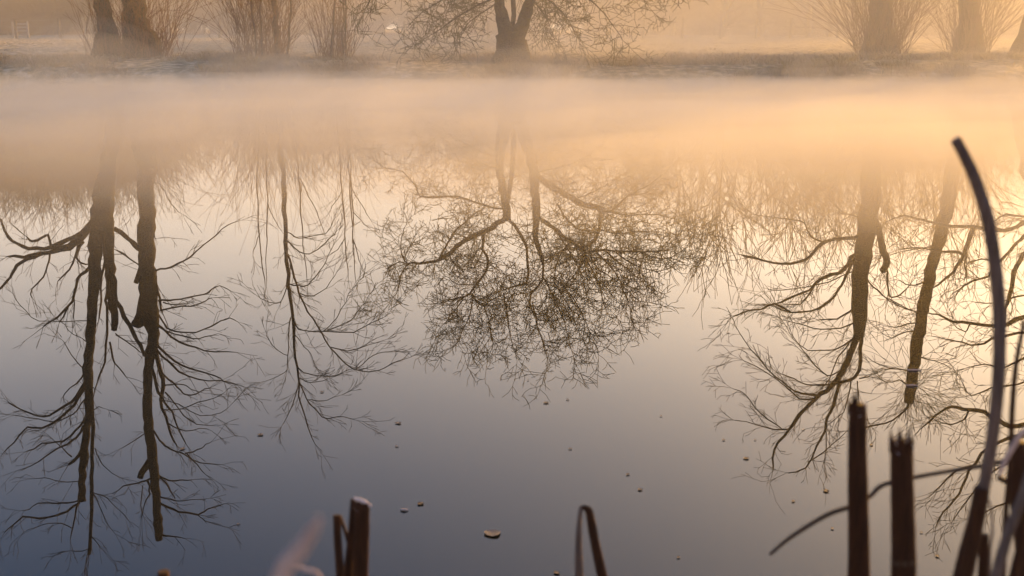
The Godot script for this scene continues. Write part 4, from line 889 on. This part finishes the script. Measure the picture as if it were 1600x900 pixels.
func build_reeds() -> void:
	for q in REEDS:
		var flat: Array = q.line
		var n := flat.size() / 4
		var foot := Vector3(flat[(n - 1) * 4], 0, flat[(n - 1) * 4 + 2])
		if q.has("foot"):
			foot = Vector3(q.foot[0], 0, q.foot[1])
		foot.y = ground_y(foot.x, foot.z)
		var root := thing(q.kind, foot)
		tag(root, q.label, q.cat, q.get("group", ""))
		var pts := PackedVector3Array()
		var rad := PackedFloat32Array()
		for i in n:
			pts.append(Vector3(flat[i * 4], flat[i * 4 + 1], flat[i * 4 + 2]) - foot)
			rad.append(flat[i * 4 + 3])
		if q.get("rooted", true):
			var low := pts[n - 1]
			var many := clampi(int((low.y + 0.06) / (pts[0].distance_to(low) / (n - 1))), 2, 40)
			for i in many:
				pts.append(low.lerp(Vector3(0, -0.06, 0), float(i + 1) / many))
				rad.append(rad[n - 1])
		var sp := []
		for i in range(pts.size() - 1, -1, -1):
			sp.append_array([pts[i].x, pts[i].y, pts[i].z, rad[i]])
		var l: Array = reed_line(sp)
		var b := Buf.new()
		b.tube(l[0], l[1], 10, true, q.get("flat", 1.0), Vector3.RIGHT)
		part("stalk", b.mesh(), M[q.mat], root)
		if q.has("splinters"):
			for k in q.splinters:
				var sb := Buf.new()
				var a := r1(0, TAU)
				var at := pts[0] + Vector3(cos(a) * rad[0] * 0.8, -0.012, sin(a) * rad[0] * 0.8 * q.get("flat", 1.0))
				var len := r1(0.012, 0.030)
				sb.tube(PackedVector3Array([at, at + Vector3(cos(a) * 0.002, len * 0.6, 0), at + Vector3(cos(a) * 0.005 + r1(-0.003, 0.003), len, r1(-0.003, 0.003))]), PackedFloat32Array([0.0035, 0.002, 0.0004]), 5)
				part("splinter", sb.mesh(), M[q.mat], root)
			for f in [0.22, 0.5]:
				var nb := Buf.new()
				var c: Vector3 = l[0][int(l[0].size() * (1.0 - f * 0.5)) - 1]
				nb.tube(PackedVector3Array([c - Vector3(0, 0.004, 0), c - Vector3(0, 0.002, 0), c + Vector3(0, 0.002, 0), c + Vector3(0, 0.004, 0)]), PackedFloat32Array([rad[0] * 1.08, rad[0] * 1.16, rad[0] * 1.15, rad[0] * 1.05]), 12, false, q.get("flat", 1.0), Vector3.RIGHT)
				part("node_ring", nb.mesh(), M.reed_brown, root)
		if q.has("frost"):
			frost_cap(root, pts[0], Vector3(rad[0] * 1.05, 0.012, rad[0] * 0.5), q.frost / 2, 0.004)
		for f in q.get("more", []):
			var m: Array = []
			for i in f.line.size() / 4:
				var c: int = (f.line.size() / 4 - 1 - i) * 4
				m.append_array([f.line[c] - foot.x, f.line[c + 1] - foot.y, f.line[c + 2] - foot.z, f.line[c + 3]])
			if f.get("rooted", false):
				var up := []
				for i in 8:
					up.append_array([m[0] + 0.01 * (1.0 - i / 8.0), lerpf(-0.06, m[1], i / 8.0), m[2], m[3]])
				m = up + m
			var ml: Array = reed_line(m)
			var mb := Buf.new()
			mb.tube(ml[0], ml[1], 10, true, f.get("flat", 1.0), Vector3.RIGHT)
			part(f.part, mb.mesh(), M[f.mat], root)

func reed_line(flat: Array) -> Array:
	var n := flat.size() / 4
	var pts := PackedVector3Array()
	var rad := PackedFloat32Array()
	for i in n - 1:
		var p: Array[Vector3] = []
		for k in [i - 1, i, i + 1, i + 2]:
			var c := clampi(k, 0, n - 1) * 4
			p.append(Vector3(flat[c], flat[c + 1], flat[c + 2]))
		for s in 6:
			var t := s / 6.0
			pts.append(p[1].cubic_interpolate(p[2], p[0], p[3], t))
			rad.append(lerpf(flat[i * 4 + 3], flat[i * 4 + 7], t) * r1(0.97, 1.03))
	var e := (n - 1) * 4
	pts.append(Vector3(flat[e], flat[e + 1], flat[e + 2]))
	rad.append(flat[e + 3])
	return [pts, rad]

func build_floating() -> void:
	var models: Array[ArrayMesh] = []
	for k in 5:
		var b := Buf.new()
		var n := 9
		var rim: Array[Vector3] = []
		for i in n:
			var a := TAU * i / n
			rim.append(Vector3(cos(a) * r1(0.42, 0.55), r1(0.02, 0.10) if i % 3 != 0 else r1(0.08, 0.22), sin(a) * r1(0.30, 0.48)))
		for i in n:
			b.tri(Vector3(0, 0.03, 0), rim[i], rim[(i + 1) % n])
			b.tri(Vector3(0, -0.03, 0), rim[(i + 1) % n] * Vector3(0.9, 0.2, 0.9), rim[i] * Vector3(0.9, 0.2, 0.9))
		models.append(b.mesh())
	for i in LEAVES.size():
		var q: Array = LEAVES[i]
		var o := part("floating_leaf", models[i % 5] if i else models[0].duplicate(), M.leaf if i else M.frosted_leaf, self)
		o.position = Vector3(q[0], 0.003, q[1])
		o.rotation.y = r1(0, TAU)
		o.scale = Vector3(q[2], q[2] * 0.45, q[2]) * (1.0 if i == 0 else 0.85)
		if i == 0:
			tag(o, "largest curled leaf floating on the open water, rimmed with frost", "leaf", "leaves floating on the pond")
		else:
			tag(o, LEAF_LABELS.get(i, "small curled dead leaf floating on the still water"), "leaf", "leaves floating on the pond")
	for q in STRAWS_AND_RIPPLES:
		var b := Buf.new()
		b.tube(PackedVector3Array([Vector3(-q[2] / 2, 0, 0), Vector3(0, 0.002, 0.004), Vector3(q[2] / 2, 0, 0)]), PackedFloat32Array([0.003, 0.004, 0.002]), 5, true)
		var o := part("straw_and_ripple", b.mesh(), M.reed_pale, self)
		o.position = Vector3(q[0], 0.003, q[1])
		if q[0] > 1.0:  # pale slivers added in place of bright ripples on the water
			tag(o, "pale sliver standing in for a white ripple dash on the water over the topped trunk's reflection", "straw", "bits of straw on the water")
		else:
			tag(o, "pale straw floating beside a small leaf near the broken forked reed", "straw", "bits of straw on the water")

# ---------------------------------------------------------------- mist
func mist(root: Node3D, at: Vector3, size: Vector3, density: float, called := "mist_bank", box := false) -> void:
	var f := FogVolume.new()
	f.name = called
	f.shape = RenderingServer.FOG_VOLUME_SHAPE_BOX if box else RenderingServer.FOG_VOLUME_SHAPE_ELLIPSOID
	f.size = size
	f.position = at
	var m := FogMaterial.new()
	m.resource_name = "mist"
	m.density = density
	m.albedo = lin(1.0, 0.94, 0.80)
	f.material = m
	root.add_child(f, true)
	f.set_meta("kind", "stuff")

func build_mist() -> void:
	var root := thing("mist", Vector3(0, 0, -28))
	tag(root, "steaming mist lying over the far half of the pond", "mist", "", "stuff")
	for k in 30:
		var z := lerpf(16.5, -7.0, k / 29.0)
		var far := clampf((10.0 - z) / 15.0, 0.0, 1.0)
		var h := r1(0.6, 2.1) * (1.0 - 0.55 * far)
		var wide := r1(9, 26) if k % 3 else r1(40, 80)
		mist(root, Vector3(r1(-19, 22), r1(-0.1, 0.15), z), Vector3(wide, h, r1(7, 15)), 0.0205 / maxf(h, 0.9) * r1(0.6, 1.5) * (1.6 if wide < 30.0 else 1.0))
	mist(root, Vector3(24, 0, 3), Vector3(40, 2.2, 22), 0.012)
	mist(root, Vector3(34, 0, -72), Vector3(130, 24, 150), 0.0042)
	mist(root, Vector3(0, 0, -90), Vector3(300, 16, 150), 0.0018)
	mist(root, Vector3(17, 0, -14), Vector3(58, 10, 30), 0.022)
	mist(root, Vector3(-16, 0, -13), Vector3(56, 8, 26), 0.006)
	for k in 26:
		var z := r1(4, -13)
		mist(root, Vector3(r1(-13, 18), r1(0.1, 0.5), z), Vector3(r1(1.5, 5.0), r1(1.4, 3.2), r1(2.0, 4.5)), r1(0.018, 0.042), "plume")
	for k in 26:
		var z := r1(13, -7)
		var x := r1(-14, 17) * (28 - z) / 30.0
		var h := r1(0.6, 1.5)
		var wide := r1(0.5, 1.4) if k % 3 else r1(2.0, 5.0)
		mist(root, Vector3(x, h * 0.25, z), Vector3(wide, h, r1(0.8, 3.0)), r1(0.03, 0.085) / clampf(wide, 0.8, 1.6), "wisp")

func _ready() -> void:
	rng.seed = 20240117
	rough.seed = 7
	rough.frequency = 0.02
	rough.fractal_octaves = 3
	setup_view()
	setup_materials()
	build_setting()
	build_far_trees()
	build_trees()
	build_fence()
	build_grass()
	build_mist()
	build_reeds()
	build_floating()
